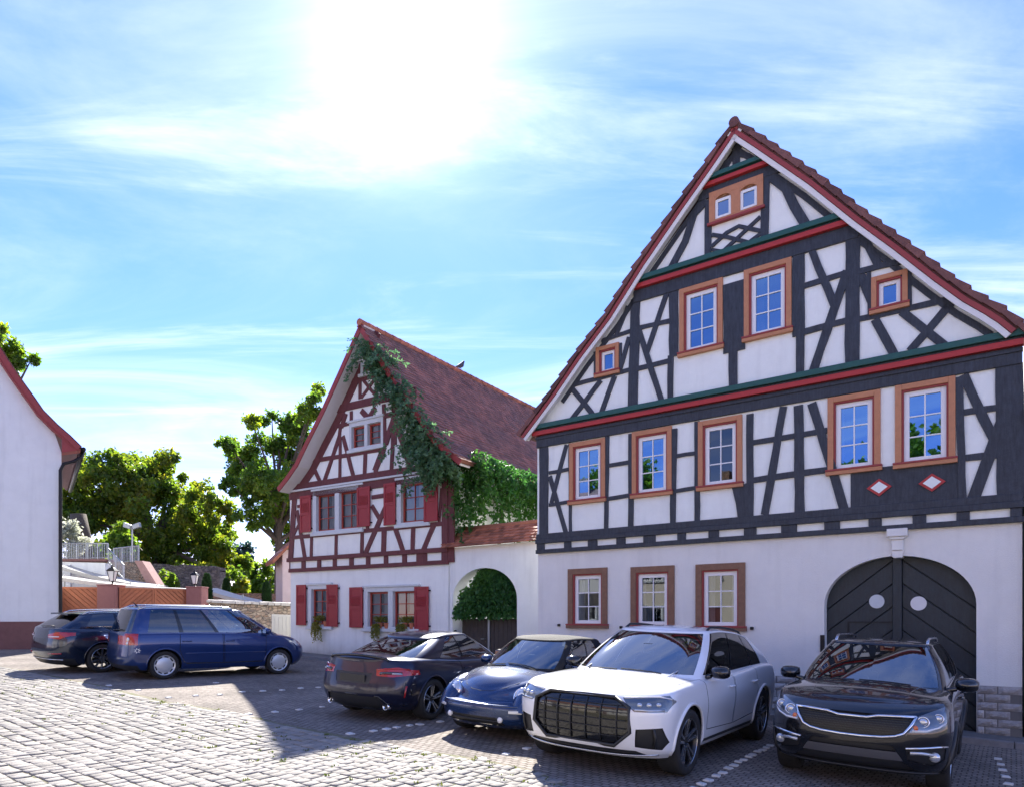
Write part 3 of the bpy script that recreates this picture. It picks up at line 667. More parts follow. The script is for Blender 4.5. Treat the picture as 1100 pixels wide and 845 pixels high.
# attic pair with arched heads
s0, s1, z0, z1 = WA; mid = (s0+s1)/2
cs = MB(); cs.ring(s0, s1, z0, z1, .12, UP-.06, UP+.01, .05); cs.box(mid-.09, mid+.09, UP-.06, UP+.01, z0+.05, z1-.12)
wa = cs.build('window', 'ochre', house, bevel=.006)
MB().box(s0-.03, s1+.03, UP-.09, UP+.01, z0-.05, z0-.001).build('sill', 'oxide_red', wa)
for a, b in ((s0+.12, mid-.09), (mid+.09, s1-.12)):
    zt = z1-.12; h = .10; n = 10; c_ = (a+b)/2; r_ = (b-a)/2
    arc = [(c_+r_*math.cos(math.pi*k/n), zt-h+h*math.sin(math.pi*k/n)) for k in range(n+1)]
    am = MB()
    for k in range(n): am.prism([arc[k], arc[k+1], (arc[k+1][0], zt+.001), (arc[k][0], zt+.001)], UP-.058, UP+.008)
    am.build('arch_head', 'ochre', wa)
    MB().ring(a+.001, b-.001, z0+.05, zt-.06, .055, UP-.030, UP-.006).build('sash', 'pvc_white', wa)
    MB().add([(a+.05,UP-.012,z0+.1),(b-.05,UP-.012,z0+.1),(b-.05,UP-.012,zt-.1),(a+.05,UP-.012,zt-.1)], [(0,1,2,3)]).build('pane', 'attic_glass', wa)
    MB().box(a+.05, b-.05, UP-.006, UP-.003, z0+.06, zt-.01).build('blind', 'stone_brown', wa)
# gate
GY = .20
gate = MB().box(GC-GA-.1, GC+GA+.1, GY+.06, GY+.10, -.5, GTOP+.1).build('gate', 'gate_grey', house)
def clip(poly, half):
    out = []
    (px0, pz0), (nx, nz) = half
    for i in range(len(poly)):
        a, b = poly[i], poly[(i+1) % len(poly)]
        da = (a[0]-px0)*nx+(a[1]-pz0)*nz; db = (b[0]-px0)*nx+(b[1]-pz0)*nz
        if da >= 0: out.append(a)
        if (da >= 0) != (db >= 0): t = da/(da-db); out.append((a[0]+(b[0]-a[0])*t, a[1]+(b[1]-a[1])*t))
    return out
archp = [(x, z) for x, z in arch]
for sg in (-1, 1):
    leaf = clip(archp, ((GC+sg*.075, 0), (sg, 0)))
    dirv = Vector((1, -sg*.80)).normalized(); nv = Vector((-dirv.y, dirv.x))
    if nv.y < 0: nv = -nv
    wv = .325; k0 = Vector((GC, 0)).dot(nv)
    for k in range(-6, 14):
        lo = k0-.9+k*wv; pl = clip(leaf, (tuple(nv*(lo+.008)), tuple(nv))); pl = clip(pl, (tuple(nv*(lo+wv-.008)), tuple(-nv))) if len(pl) > 2 else []
        if len(pl) > 2: MB().prism(pl, GY+.012+(k % 3)*.002, GY+.061).build('plank', 'gate_grey', gate, bevel=.008)
MB().box(GC-.072, GC+.072, GY-.045, GY+.0615, -.5, GTOP-.02).build('gate_post', 'gate_grey', gate, bevel=.01)
for x, y, m_ in ((353,451,'stone_trim'), (590,462,'soffit')):
    s, z = f1('K', x, y, GY); MB().lathe([(.001,-.02),(.125,-.02),(.125,.03)], 24, Matrix.Translation((s, GY+.012, z)) @ Matrix.Rotation(R(90), 4, 'X') @ Matrix.Rotation(math.pi, 4, 'X') ).build('round_vent', m_, gate)
dl = f1('K',190,568, GY); dr = f1('K',447,568, GY)
dm = MB(); dm.box(dl[0], dr[0], GY-.004, GY+.02, dl[1]-.01, dl[1]+.012); dm.box(dl[0]-.012, dl[0]+.012, GY-.004, GY+.02, -.4, dl[1]); dm.build('wicket_seam', 'dark', gate)
hg = f1('K',50,690); MB().box(hg[0]-.05, hg[0]+.02, -.03, .02, hg[1]-.16, hg[1]+.16).build('hinge', 'iron', gate)
# keystone and console
kx = GC+.03; kz = GTOP
km = MB(); km.prism([(kx-.07,kz-.04),(kx+.07,kz-.04),(kx+.105,kz+.09),(kx-.105,kz+.09)], -.06, .2); km.box(kx-.09, kx+.09, -.08, .02, kz+.091, kz+.28)
km.prism([(kx-.10,kz+.281),(kx+.10,kz+.281),(kx+.145,kz+.33),(kx-.145,kz+.33)], -.11, .02); km.box(kx-.16, kx+.16, -.14, .02, kz+.331, kz+.47); km.build('keystone', 'cream_plaster', house, bevel=.01)
# rusticated plinth, stone by stone
PZ = .80; rowh = .135
MB().box(2.5, GC-GA-.01, -.02, .01, -.5, PZ-.004).build('plinth', 'plinth_joint', house); MB().box(GC+GA+.012, HW-.001, -.02, .01, -.5, PZ-.004).build('plinth', 'plinth_joint', house)
rs = random.Random(9)
def rough_stone(l, h):
    nx, nz = 5, 3; v = []; f = []
    for j in range(nz+1):
        for i in range(nx+1):
            e = i in (0, nx) or j in (0, nz)
            v.append((l*(i/nx-.5), -.004 if e else -.022-rs.uniform(0, .022), h*(j/nz-.5)))
    f = [(j*(nx+1)+i, j*(nx+1)+i+1, (j+1)*(nx+1)+i+1, (j+1)*(nx+1)+i) for j in range(nz) for i in range(nx)]
    b = len(v); v += [(x, .03, z) for x, z in ((-l/2,-h/2),(l/2,-h/2),(l/2,h/2),(-l/2,h/2))]
    f += [(0, b, b+1, nx), (nx, b+1, b+2, (nz+1)*(nx+1)-1), ((nz+1)*(nx+1)-1, b+2, b+3, nz*(nx+1)), (nz*(nx+1), b+3, b, 0)]
    m_ = MB(); m_.add(v, f); me = m_.mesh('stone'); me.materials.append(MATS['plinth_stone']); return me
SV = [rough_stone(.335, rowh-.012) for _ in range(8)]
for r_ in range(8):
    zc_ = PZ-rowh*(r_+.5)
    x = 2.6+(r_ % 2)*.175
    while x < HW:
        for lo, hi in ((2.5, GC-GA-.01), (GC+GA+.012, HW)):
            a, b = max(x-.1675, lo), min(x+.1675, hi)
            if b-a > .06:
                o = bpy.data.objects.new('stone', SV[rs.randrange(8)]); COL.objects.link(o); o.parent = house; o.location = ((a+b)/2, -.022, zc_+rs.uniform(-.002,.002)); o.scale = ((b-a)/.335, 1, 1)
        x += .35
# small wall hooks beside the windows
for t in (('E',157,579), ('E',413,588), ('E',952,592)):
    s, z = f1(*t); MB().box(s-.03, s+.03, -.05, .01, z-.03, z+.03).build('shutter_hook', 'iron', house, bevel=.008)
# pavement along the house fronts
pm = MB(); km_ = MB(); segs = []
def strip_along(P, e, n, s0, s1, y0, y1, h, mb):
    m = max(2, int((s1-s0)/1.0)); vs = []; fs = []
    for i in range(m+1):
        s = s0+(s1-s0)*i/m
        for y in (y0, y1):
            p = P+e*s+n*y; vs += [(p.x, p.y, G(p.x, p.y)-.1), (p.x, p.y, G(p.x, p.y)+h)]
    for i in range(m):
        a = i*4; b = a+4; fs += [(a+1, b+1, b+3, a+3), (a, b, b+1, a+1), (a+2, a+3, b+3, b+2)]
    fs += [(0,1,3,2), (m*4, m*4+2, m*4+3, m*4+1)]
    mb.add(vs, fs)
strip_along(F1.P, F1.e, F1.n, -.3, 16, -.58, .1, .10, pm); pm2 = tag(pm.build('sidewalk', 'sidewalk'), kind='structure')
for k in range(17):
    kk = MB(); strip_along(F1.P, F1.e, F1.n, -.3+k*.96, -.3+k*.96+.95, -.70, -.583, .103, kk); o = kk.build('kerb_stone', 'kerb', pm2, bevel=.01)
# ------------------------------------------------------------------ leaves
def leaf(mb, p, d, n, L, w):
    """one leaf: base p, direction d, face normal n"""
    s = d.cross(n)
    if s.length < 1e-4: s = d.orthogonal()
    s = s.normalized()*w; dn = n.normalized()*L*.12
    mb.add([p, p+d*L*.5+s+dn, p+d*L, p+d*L*.5-s+dn], [(0,1,2),(0,2,3)])
def rv(r): return Vector((r.gauss(0,1), r.gauss(0,1), r.gauss(0,1))).normalized()
# ------------------------------------------------------------------ the red-timbered house
F2 = Facade((-7.84, 24.4), (.843, -.538))
red = empty('red_timber_house', (-7.84, 24.4, 0), F2.rz, 'white house with dark red timber framing, red shutters and vine on its gable', 'house')
def f2(r, x, y, d=0.): return F2(*px((r, x, y)), d)
RW = F2(482, 560)[0]
b0 = (f2('I',150,152)[1]+f2('I',1100,137)[1])/2; b1 = (f2('H',110,805)[1]+f2('H',966,752)[1])/2; b2 = (f2('H',110,782)[1]+f2('H',966,728)[1])/2
zg = (f2('H',150,345)[1]+f2('H',850,236)[1])/2          # the white strip under the gable
OV2 = .55
VL = [F2(u, v, -OV2) for u, v in [(387,346.5),(364.6,397),(344.7,441),(328,474),(317,497),(307,511.5),(297.5,523.5)]]
AP = VL[0]; VR = [(2*AP[0]-s, z) for s, z in VL]
TR_, ST = 'timber_red', 'stone_trim'
lights = {}
def swin(rc, n, yb, sz=(2,3), jw=.17, mw=.2, sh=.10, gcur=True, sashm='sash_red', head=.14, root=None):
    root = root or red
    s0, s1, z0, z1 = rc
    fr = MB(); fr.box(s0, s0+jw, yb-.05, yb+.2, z0, z1); fr.box(s1-jw, s1, yb-.05, yb+.2, z0, z1); fr.box(s0+jw, s1-jw, yb-.05, yb+.2, z1-head, z1); fr.box(s0+jw, s1-jw, yb-.05, yb+.2, z0, z0+.06)
    ow = (s1-s0-2*jw-(n-1)*mw)/n
    for k in range(1, n): fr.box(s0+jw+k*ow+(k-1)*mw, s0+jw+k*ow+k*mw, yb-.05, yb+.2, z0+.06, z1-head)
    w = fr.build('window', ST, root, bevel=.008)
    MB().box(s0-.06, s1+.06, yb-.11, yb+.02, z0-sh, z0-.001).build('sill', ST, w, bevel=.01)
    MB().box(s0-.05, s1+.05, yb-.09, yb+.02, z1+.001, z1+.07).build('lintel_moulding', ST, w, bevel=.01)
    for k in range(n):
        a0 = s0+jw+k*(ow+mw)+.002; a1 = a0+ow-.004; c0, c1 = z0+.062, z1-head-.002
        sa = MB().ring(a0, a1, c0, c1, .055, yb+.075, yb+.125).build('sash', sashm, w)
        nx, nz = sz; i0, i1, j0, j1 = a0+.055, a1-.055, c0+.055, c1-.055
        bars = MB()
        for i in range(1, nx): x = i0+(i1-i0)*i/nx; bars.box(x-.014, x+.014, yb+.08, yb+.12, j0, j1)
        for j in range(1, nz): z = j0+(j1-j0)*j/nz; bars.box(i0, i1, yb+.083, yb+.117, z-.013, z+.013)
        bars.build('glazing_bar', sashm, w)
        for i in range(nx):
            for j in range(nz):
                x0, x1, y0, y1 = i0+(i1-i0)*i/nx+.015, i0+(i1-i0)*(i+1)/nx-.015, j0+(j1-j0)*j/nz+.014, j0+(j1-j0)*(j+1)/nz-.014
                MB().add([(x0,yb+.1,y0),(x1,yb+.1,y0),(x1,yb+.1,y1),(x0,yb+.1,y1)], [(0,1,2,3)]).build('pane', 'pane_clear', w)
        if gcur:
            m = 26; cm = MB()
            for lo, hi, zz0 in ((0,.42,c0), (.58,1,c0), (.0,1.,(c0+c1)/2-.1)):
                xs = [a0+(a1-a0)*(lo+(hi-lo)*q/m) for q in range(m+1)]; zt = c1 if zz0 == c0 else zz0+.0
                zb = c0
                cm.add([(x, yb+.19+.012*math.sin(q*1.7)+(.02 if zz0 != c0 else 0), z) for z in (zb, zt) for q, x in enumerate(xs)], [(q, q+1, m+2+q, m+1+q) for q in range(m)])
            cm.build('curtain', 'curtain', w, True)
    return w
WF1 = rect(f2, ('H',288,352),('H',612,303),('H',606,592),('H',287,618)); WF2 = rect(f2, ('H',832,268),('J',112,152),('J',112,316),('H',832,572))
WGB = rect(f2, ('G',525,692),('G',745,650),('H',742,52),('H',524,80)); WAT = rect(f2, ('G',597,296),('G',692,276),('G',692,352),('G',597,384))
WR1 = rect(f2, ('I',287,262),('I',470,258),('I',445,565),('I',287,565)); WR2 = rect(f2, ('I',700,272),('J',72,565),('J',72,722),('I',700,578))
gh = [rpoly(shrink(rc, .03)) for rc in (WR1, WR2)]; uh = [rpoly(shrink(rc, .03)) for rc in (WF1, WF2, WGB, WAT)]
wall('ground_floor_wall', [(0,0),(RW,0),(RW,b0+.02),(0,b0+.02)], gh, 'plaster', red, 0, .05)
wall('upper_wall', [(0,b0+.02),(RW,b0+.02),(RW,zg),(AP[0]+.01,AP[1]-.45),(0,zg)], uh, 'infill', red, UP, .05)
sd = MB(); sd.box(RW-.12, RW-.001, .06, 11, 0, zg+.4); sd.box(.001, .12, .06, 11, 0, zg+.4); sd.box(.12, RW-.12, 10.8, 11, 0, zg+.3); sd.prism([(.05,zg+.3),(RW-.05,zg+.3),(AP[0],AP[1]-.3)], 10.81, 10.99); sd.build('side_wall', 'plaster', red)
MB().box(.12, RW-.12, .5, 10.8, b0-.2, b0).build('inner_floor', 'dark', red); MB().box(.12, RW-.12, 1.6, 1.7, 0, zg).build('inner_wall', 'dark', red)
# roof
for k, RP in enumerate((VL, VR)):
    un = inset(RP, .10); m_ = MB()
    for i in range(len(RP)-1): m_.prism([RP[i], RP[i+1], un[i+1], un[i]], -OV2+.02, 11.2)
    m_.build('roof', 'roof_tile_old', red)
    MB().strip(inset(RP, .09), .17, -OV2-.015, -OV2+.019).build('bargeboard', 'oxide_red', red)
    MB().strip(inset(RP, .15), .06, -OV2+.021, UP-.001).build('soffit', 'soffit', red)
    rr = [p for p in inset(RP, .34) if -.05 < p[0] < RW+.05]
    beam(red, f2, rr, .28, TR_, 'rafter', base=UP)
def tilefield(root, RP, y0, y1, tw, ex, m, name, seed):
    """plain tiles laid in courses down the profile RP; one joined field"""
    r_ = random.Random(seed); L = [0]
    for i in range(len(RP)-1): L.append(L[-1]+(Vector(RP[i+1])-Vector(RP[i])).length)
    mb = MB(); t = 0; row = 0
    while t < L[-1]-.02:
        i = max(j for j in range(len(RP)-1) if L[j] <= t+1e-6); d = (Vector(RP[i+1])-Vector(RP[i])).normalized(); p = Vector(RP[i])+d*(t-L[i]); n = Vector((-d.y, d.x))
        if n.y < 0: n = -n
        y = y0-(row % 2)*tw/2
        while y < y1:
            a, b = y+.003, min(y+tw-.003, y1)
            if b-a > .03 and a >= y0-.1:
                j1, j2 = r_.uniform(0,.006), r_.uniform(0,.008)
                q0 = p+n*(.008+j1); q1 = p+d*(ex*1.18)+n*(.026+j2); q2 = p+d*(ex*1.18)+n*(.006)
                mb.add([(q0.x,a,q0.y),(q0.x,b,q0.y),(q1.x,b,q1.y),(q1.x,a,q1.y),(q2.x,a,q2.y),(q2.x,b,q2.y)], [(0,3,2,1),(3,4,5,2)] if d.x > 0 else [(0,1,2,3),(3,2,5,4)])
            y += tw
        t += ex; row += 1
    return tag(mb.build(name, m, root), kind='stuff')
tilefield(red, VR, -OV2-.02, 11.2, .175, .15, 'roof_tile_old', 'roof_tiles', 4)
rc_ = MB()
y = -OV2-.05
while y < 11.2:
    rc_.tube([(AP[0], y, AP[1]+.0), (AP[0], y+.40, AP[1]+.0)], [.115, .10], 10); y += .37
tag(rc_.build('ridge_tiles', 'roof_tile_orange', red, True, auto=40), kind='stuff')
# timbers
def hb2(s0, s1, z0, z1, pr, name='beam', m=TR_): return MB().box(s0, s1, UP-pr, UP+.01, z0, z1).build(name, m, red, bevel=.008)
hb2(-.03, RW+.03, b0, b0+.13, .05, 'sill_beam'); hb2(-.10, RW+.03, b1, b2+.02, .08, 'sill_beam')
PN = [('I',155,242),('I',270,358),('I',385,473),('I',500,595),('I',625,718),('I',748,850),('I',880,985),('I',1018,1090),('J',105,160)]
en = [0]+[v for r_, a, b in PN for v in (f2(r_, a, 95)[0], f2(r_, b, 95)[0])]+[RW]
for i in range(0, len(en), 2):
    if en[i+1] > en[i]: hb2(en[i], en[i+1], b0+.129, b1+.001, .04, 'joist_end')
hb2(.0, RW, zg-.32, zg-.07, .05, 'top_plate'); hb2(-.05, RW+.05, zg-.07, zg-.005, .10, 'string_course', ST); hb2(-.03, RW+.03, zg, zg+.20, .06, 'gable_beam')
zc1, zc2 = (f2('G',400,630)[1]+f2('G',770,558)[1])/2, (f2('G',430,580)[1]+f2('G',700,520)[1])/2
sc1 = f2('G',400,620)[0]; hb2(sc1, 2*AP[0]-sc1, zc1, zc2, .05, 'collar_beam')
zm = (f2('H',150,640)[1]+f2('H',760,592)[1]+f2('H',966,577)[1])/3; hb2(0, RW, zm-.06, zm+.07, .035, 'rail')
TBR = [
 ([('H',168,370),('H',140,790)], .24),([('H',182,470),('H',232,775)], .15),([('H',185,445),('H',215,440)], .10),([('H',205,540),('H',155,640)], .10),
 ([('H',277,625),('H',274,785)], .12),([('H',437,625),('H',434,780)], .12),([('H',605,610),('H',602,765)], .13),([('H',760,440),('H',622,760)], .17),([('H',748,590),('H',742,755)], .20),([('H',818,585),('H',876,750)], .17),([('H',936,580),('H',930,740)], .15),
 ([('H',668,440),('H',715,520)], .14),([('H',668,385),('H',758,372)], .13),([('H',630,300),('H',640,600)], .12),([('J',52,330),('J',50,440)], .13),([('J',132,325),('J',82,445)], .17),([('J',185,180),('J',188,470)], .40),
 ([('J',160,190),('J',150,320)], .1),
 # gable
 ([('H',285,152),('H',752,70)], .14),([('H',282,175),('H',335,292)], .15),([('H',458,-10),('H',360,280)], .15),([('H',462,0),('H',460,265)], .12),([('H',480,-10),('H',548,250)], .15),([('H',625,95),('H',620,240)], .14),([('H',752,60),('H',688,225)], .15),([('H',802,60),('H',795,210)], .14),([('H',868,45),('H',915,200)], .15),
 ([('G',410,720),('G',525,692)], .12),([('G',500,630),('G',470,720)], .16),([('G',535,615),('G',532,700)], .12),([('G',465,705),('G',455,800)], .12),([('G',745,570),('G',752,845)], .13),([('G',850,560),('G',760,830)], .14),([('G',755,640),('G',850,625)], .12),([('G',800,640),('G',868,830)], .14),([('G',820,560),('G',818,830)], .12),
 ([('G',600,610),('G',650,668)], .18),([('G',690,590),('G',640,665)], .18),
 ([('G',490,428),('G',790,372)], .13),([('G',592,290),('G',590,535)], .13),([('G',696,270),('G',696,515)], .12),([('G',548,430),('G',510,565)], .12),([('G',602,405),('G',696,520)], .11),([('G',694,398),('G',598,528)], .11),
 ([('L',285,330),('L',275,700)], .12),([('L',300,420),('L',385,690)], .14),([('L',290,400),('L',175,715)], .14),([('L',235,410),('L',345,385)], .12),
]
for pts, w in TBR: beam(red, f2, pts, w, TR_, base=UP)
beam(red, f2, [(RW-.09, b2), (RW-.09, zg)], .22, TR_, base=UP-.02)
swin(WF1, 2, UP); swin(WF2, 1, UP); swin(WGB, 2, UP, (1,3), .10, .14); swin(WAT, 1, UP, (1,1), .12, .1, gcur=False); swin(WR1, 1, 0); swin(WR2, 2, 0)
s0, s1, z0, z1 = WAT; MB().box(s0+.19, s1-.17, UP+.05, UP+.068, z0+.12, z1-.2).build('closed_shutter', 'shutter_red', red)
def shutter(rc, yb):
    s0, s1, z0, z1 = rc
    o = MB().ring(s0, s1, z0, z1, .075, yb-.10, yb-.06).build('shutter', 'shutter_red', red, bevel=.005)
    MB().box(s0+.07, s1-.07, yb-.085, yb-.065, z0+.07, z1-.07).build('panel', 'shutter_red', o)
    zz = (z0+z1)/2; MB().box(s0+.075, s1-.075, yb-.102, yb-.062, zz-.05, zz+.05).build('rail', 'shutter_red', o)
    lm = MB(); n = 7
    for k in range(n):
        z = zz+.08+k*.045
        if z < z1-.1: lm.obox((.5*(s0+s1), yb-.092, z), ((s1-s0)/2-.09,0,0), (0,.012,.010), (0,.002,-.004))
    lm.build('louvre', 'shutter_red', o)
    hm = MB()
    for z in (z0+.12, z1-.12): hm.box(s0-.03, s0+.03, yb-.065, yb+.005, z-.02, z+.02); hm.box(s1-.03, s1+.03, yb-.065, yb+.005, z-.02, z+.02)
    hm.build('hinge', 'iron', o)
for tl, tr, br, bl, yb in ((('H',212,380),('H',284,372),('H',278,608),('H',212,616),UP), (('H',580,325),('H',665,315),('H',662,572),('H',580,580),UP), (('H',755,300),('H',830,290),('H',826,562),('H',752,570),UP), (('J',98,160),('J',151,150),('J',149,315),('J',98,318),UP),
    (('I',208,260),('I',278,258),('I',278,556),('I',208,556),0), (('I',432,258),('I',513,256),('I',511,567),('I',432,567),0), (('I',600,278),('I',697,275),('I',695,575),('I',600,572),0), (('J',60,563),('J',113,560),('J',112,725),('J',60,725),0)):
    shutter(rect(f2, tl, tr, br, bl), yb)
sw = MB(); strip_along(F2.P, F2.e, F2.n, -1.0, RW-.2, -.9, .1, .10, sw); s2o = tag(sw.build('sidewalk', 'sidewalk'), kind='structure')
for k in range(8): kk = MB(); strip_along(F2.P, F2.e, F2.n, -1+k*.98, -1+k*.98+.97, -1.03, -.903, .104, kk); kk.build('kerb_stone', 'kerb', s2o)
# ------------------------------------------------------------------ courtyard wall with arched gateway
F3 = Facade((-1.87, 20.6), (.8094, -.5873))
def f3(r, x, y, d=0.): return F3(*px((r, x, y)), d)
cw = empty('courtyard_wall', (-1.87, 20.6, 0), F3.rz, 'white wall with an arched gateway and tiled top between the two timber houses', 'wall')
CWL = 3.2; cz = (f3('J',190,416)[1]+f3('J',520,388)[1])/2
a = f3('J',198,620)[0]; b = f3('J',441,620)[0]; ct = f3('J',320,490)[1]; cs_ = f3('J',320,610)[1]; cc, ca = (a+b)/2, (b-a)/2
ar = [(cc-ca,0),(cc+ca,0)]+[(cc+ca*math.cos(math.pi*k/24), cs_+(ct-cs_)*math.sin(math.pi*k/24)) for k in range(25)]
wall('wall_face', [(.0,-.2),(CWL,-.2),(CWL,cz),(.0,cz)], [ar], 'plaster', cw, 0, .45)
wb = MB(); wb.box(0,CWL,.445,.45,cz-.3,cz) ; wb.build('wall_back', 'plaster', cw)
rw, ex = .178, .165; rj = random.Random(2); tme = []
for k in range(5):
    m_ = MB(); w_ = rw/2-.004; j = rj.uniform(0,.008)
    m_.add([(-w_,0,.012),(w_,0,.012),(w_,-ex*1.15,.035+j),(-w_,-ex*1.15,.035),(-w_,-ex*1.15,.014),(w_,-ex*1.15,.014)], [(0,3,2,1),(3,4,5,2)]); me = m_.mesh('roof_tile'); me.materials.append(MATS['roof_tile_orange']); tme.append(me)
ts = math.radians(38); 
MB().obox((CWL/2+.02, .20, cz+.30), (CWL/2+.12,0,0), (0,math.cos(ts)*.47,math.sin(ts)*.47), (0,-math.sin(ts)*.02,math.cos(ts)*.02)).build('roof_slab', 'roof_tile_orange', cw)
for r_ in range(6):
    dd = .93-ex*r_
    for c_ in range(20):
        x = -.15+c_*rw+(r_ % 2)*rw/2
        if x > CWL+.1: continue
        o = bpy.data.objects.new('roof_tile', tme[rj.randrange(5)]); COL.objects.link(o); o.parent = cw
        o.location = (x, .20+math.cos(ts)*(dd-.47), cz+.30+math.sin(ts)*(dd-.47)+.018); o.rotation_euler = (ts+rj.uniform(-.02,.02), 0, rj.uniform(-.012,.012))
MB().tube([(-.15,.58,cz+.60),(CWL+.05,.58,cz+.60)], .09, 10).build('ridge_tile', 'roof_tile_orange', cw, True)
gz = f3('J',330,682,.45)[1]
ga_ = f3('J',240,720,.45)[0]; gate2 = MB().box(cc-ca+.02, cc+ca-.02, .44, .445, -.1, gz-.02).build('gate', 'dark', cw)
mat('gate_wood', (.055,.045,.04), .7, var=.25, vscale=5, bump=.3, bscale=20)
x = cc-ca+.03; gm = f3('J',341,720,.45)[0]
while x < cc+ca-.03:
    xe = min(x+.155, cc+ca-.03)
    MB().box(x, xe-.008, .40, .438, 0, gz).build('plank', 'gate_wood', gate2, bevel=.004)
    x = xe
MB().box(gm-.035, gm+.035, .36, .40, 0, gz+.02).build('post', 'zinc', gate2); MB().tube([(gm-.12,.37,1.0+.3),(gm-.12,.32,1.3),(gm-.26,.32,1.3)], .012, 6).build('handle', 'zinc', gate2)
s_, z_ = f3('J',208,728); MB().box(s_-.03,s_+.05,-.02,.005,z_-.02,z_+.02).build('bell_plate', 'iron', cw)
# ------------------------------------------------------------------ climbers
iv = empty('climbing_vine', F2.world(RW, -.2, 4.2), 0, 'green vine trailing down the right edge of the red timbered gable', 'vine')
rl = random.Random(11); mb = MB(); st = MB(); INV = Matrix.Translation(iv.location).inverted()
path = [(120,5,30),(150,20,40),(195,70,42),(215,130,38),(255,210,42),(315,260,42),(365,360,45),(400,430,62),(450,520,85),(475,600,110),(520,660,90),(470,725,70)]
def frond(p, L, d0, size, step=.055, droop=.6):
    d = d0.normalized(); q = p.copy(); n = int(L/step)
    for k in range(n):
        d = (d+Vector((rl.gauss(0,.12), rl.gauss(0,.12), -droop*.18+rl.gauss(0,.06)))).normalized(); q = q+d*step
        for _ in range(2):
            sd_ = (d*.5+rv(rl)*.9).normalized(); leaf(mb, INV @ q, sd_, (Vector((-.4,-.8,.5))+rv(rl)*.7), size*rl.uniform(.6,1.2), size*rl.uniform(.22,.36))
for i in range(len(path)-1):
    (x0,y0,w0),(x1,y1,w1) = path[i], path[i+1]
    n = int(9+w0*.55)
    for k in range(n):
        t = rl.random(); w_ = w0+(w1-w0)*t; x = x0+(x1-x0)*t+rl.uniform(-1,1)*w_; y = y0+(y1-y0)*t+rl.uniform(-1,1)*w_*.55
        dep = -.62+rl.uniform(0,.45); s, z = f2('L', x, y, dep)
        p = F2.world(s, dep, z); frond(p, rl.uniform(.35,.9), Vector((rl.gauss(0,.6), rl.gauss(0,.5)-.3, rl.uniform(-.6,.4))), .135)
for (x, y) in ((70,70),(60,100),(85,60),(50,125),(240,560),(260,585),(300,560),(245,610),(360,740),(400,745),(220,290),(200,295)):
    s, z = f2('L', x, y, -.45); frond(F2.world(s, -.45, z), rl.uniform(.4,.8), Vector((-.4,-.2,-.5)), .13)
for i in range(len(path)-1):
    P = [INV @ F2.world(*(lambda q: (q[0], -.42, q[1]))(f2('L', path[j][0], path[j][1], -.42))) for j in (i, i+1)]; st.tube(P, .02+.004*i, 6)
P = [INV @ F2.world(RW+.06, .12, z) for z in (4.2, 5, 6.2)]; st.tube(P, .05, 6)
mb.build('foliage', 'leaf_vine', iv); st.build('stem', 'bark', iv)
iv2 = empty('climbing_vine', F2.world(RW+.3, 1.0, cz), 0, 'thick bright green vine hanging from the eave above the tiled courtyard wall', 'vine')
mb = MB(); INV = Matrix.Translation(iv2.location).inverted()
eave = VR[-1]
for k in range(330):
    y = rl.uniform(.05, 6.5); x = RW+rl.uniform(.05,.62); top = eave[1]+.15-.0*y
    z = top-abs(rl.gauss(0,.9))
    if z < cz+.5: z = cz+.5+rl.random()
    frond(F2.world(x, y, z), rl.uniform(.3,.8), Vector((rl.gauss(0,.5)+.4, rl.gauss(0,.5)-.3, rl.uniform(-.4,.5))), .15)
for k in range(150):
    y = rl.uniform(-.1, 6.5); x = RW+.55+rl.uniform(-.1,.3)
    frond(F2.world(x, y, eave[1]+rl.uniform(-.05,.3)), rl.uniform(.5,1.5), Vector((.5,-.2,.25)), .15, .06, 1.0)
for k in range(26):
    frond(F2.world(RW+rl.uniform(.0,.5), rl.uniform(-.2,.6), eave[1]-rl.uniform(0,.3)), rl.uniform(1.0,2.2), Vector((.1,-.2,-.8)), .12, .06, 1.0)
mb.build('foliage', 'leaf_ivy', iv2); st = MB(); st.tube([INV @ F2.world(RW+.08, 2.2, .6), INV @ F2.world(RW+.1, 2.4, 3), INV @ F2.world(RW+.25, 2.6, 6.3)], .06, 6); st.build('stem', 'bark', iv2)
iv3 = empty('ivy', F3.world(cc, .5, .6), 0, 'rounded dark green ivy filling the top of the arched gateway', 'ivy')
mb = MB(); INV = Matrix.Translation(iv3.location).inverted(); k = 0
while k < 5200:
    s = rl.uniform(cc-ca-.12, cc+ca); z = rl.uniform(gz+.05, ct); 
    r2_ = ((s-cc)/(ca+.1))**2+((z-cs_)/(ct-cs_+.01))**2 if z > cs_ else 0
    if s < cc-ca*(1.08-.85*(z-gz)/(ct-gz)): continue
    if r2_ > 1 or (z < gz+.2 and rl.random() < .5): continue
    y = .12+rl.random()*.35-.28*math.exp(-((s-cc+ca*.6)**2)/.3)*(1 if z < cs_+.4 else .4)
    d = Vector((rl.gauss(0,.4), -.6, -.7+rl.gauss(0,.3))).normalized()
    leaf(mb, INV @ F3.world(s, y, z), d, Vector((-.3,-.8,.5))+rv(rl)*.6, rl.uniform(.09,.17), rl.uniform(.035,.06)); k += 1
mb.build('foliage', 'leaf_ivy', iv3)
st = MB(); st.tube([INV @ F3.world(cc-ca+.1, .5, .5), INV @ F3.world(cc-ca+.2, .5, 2), INV @ F3.world(cc, .48, ct-.4)], .03, 6); st.build('stem', 'bark', iv3)
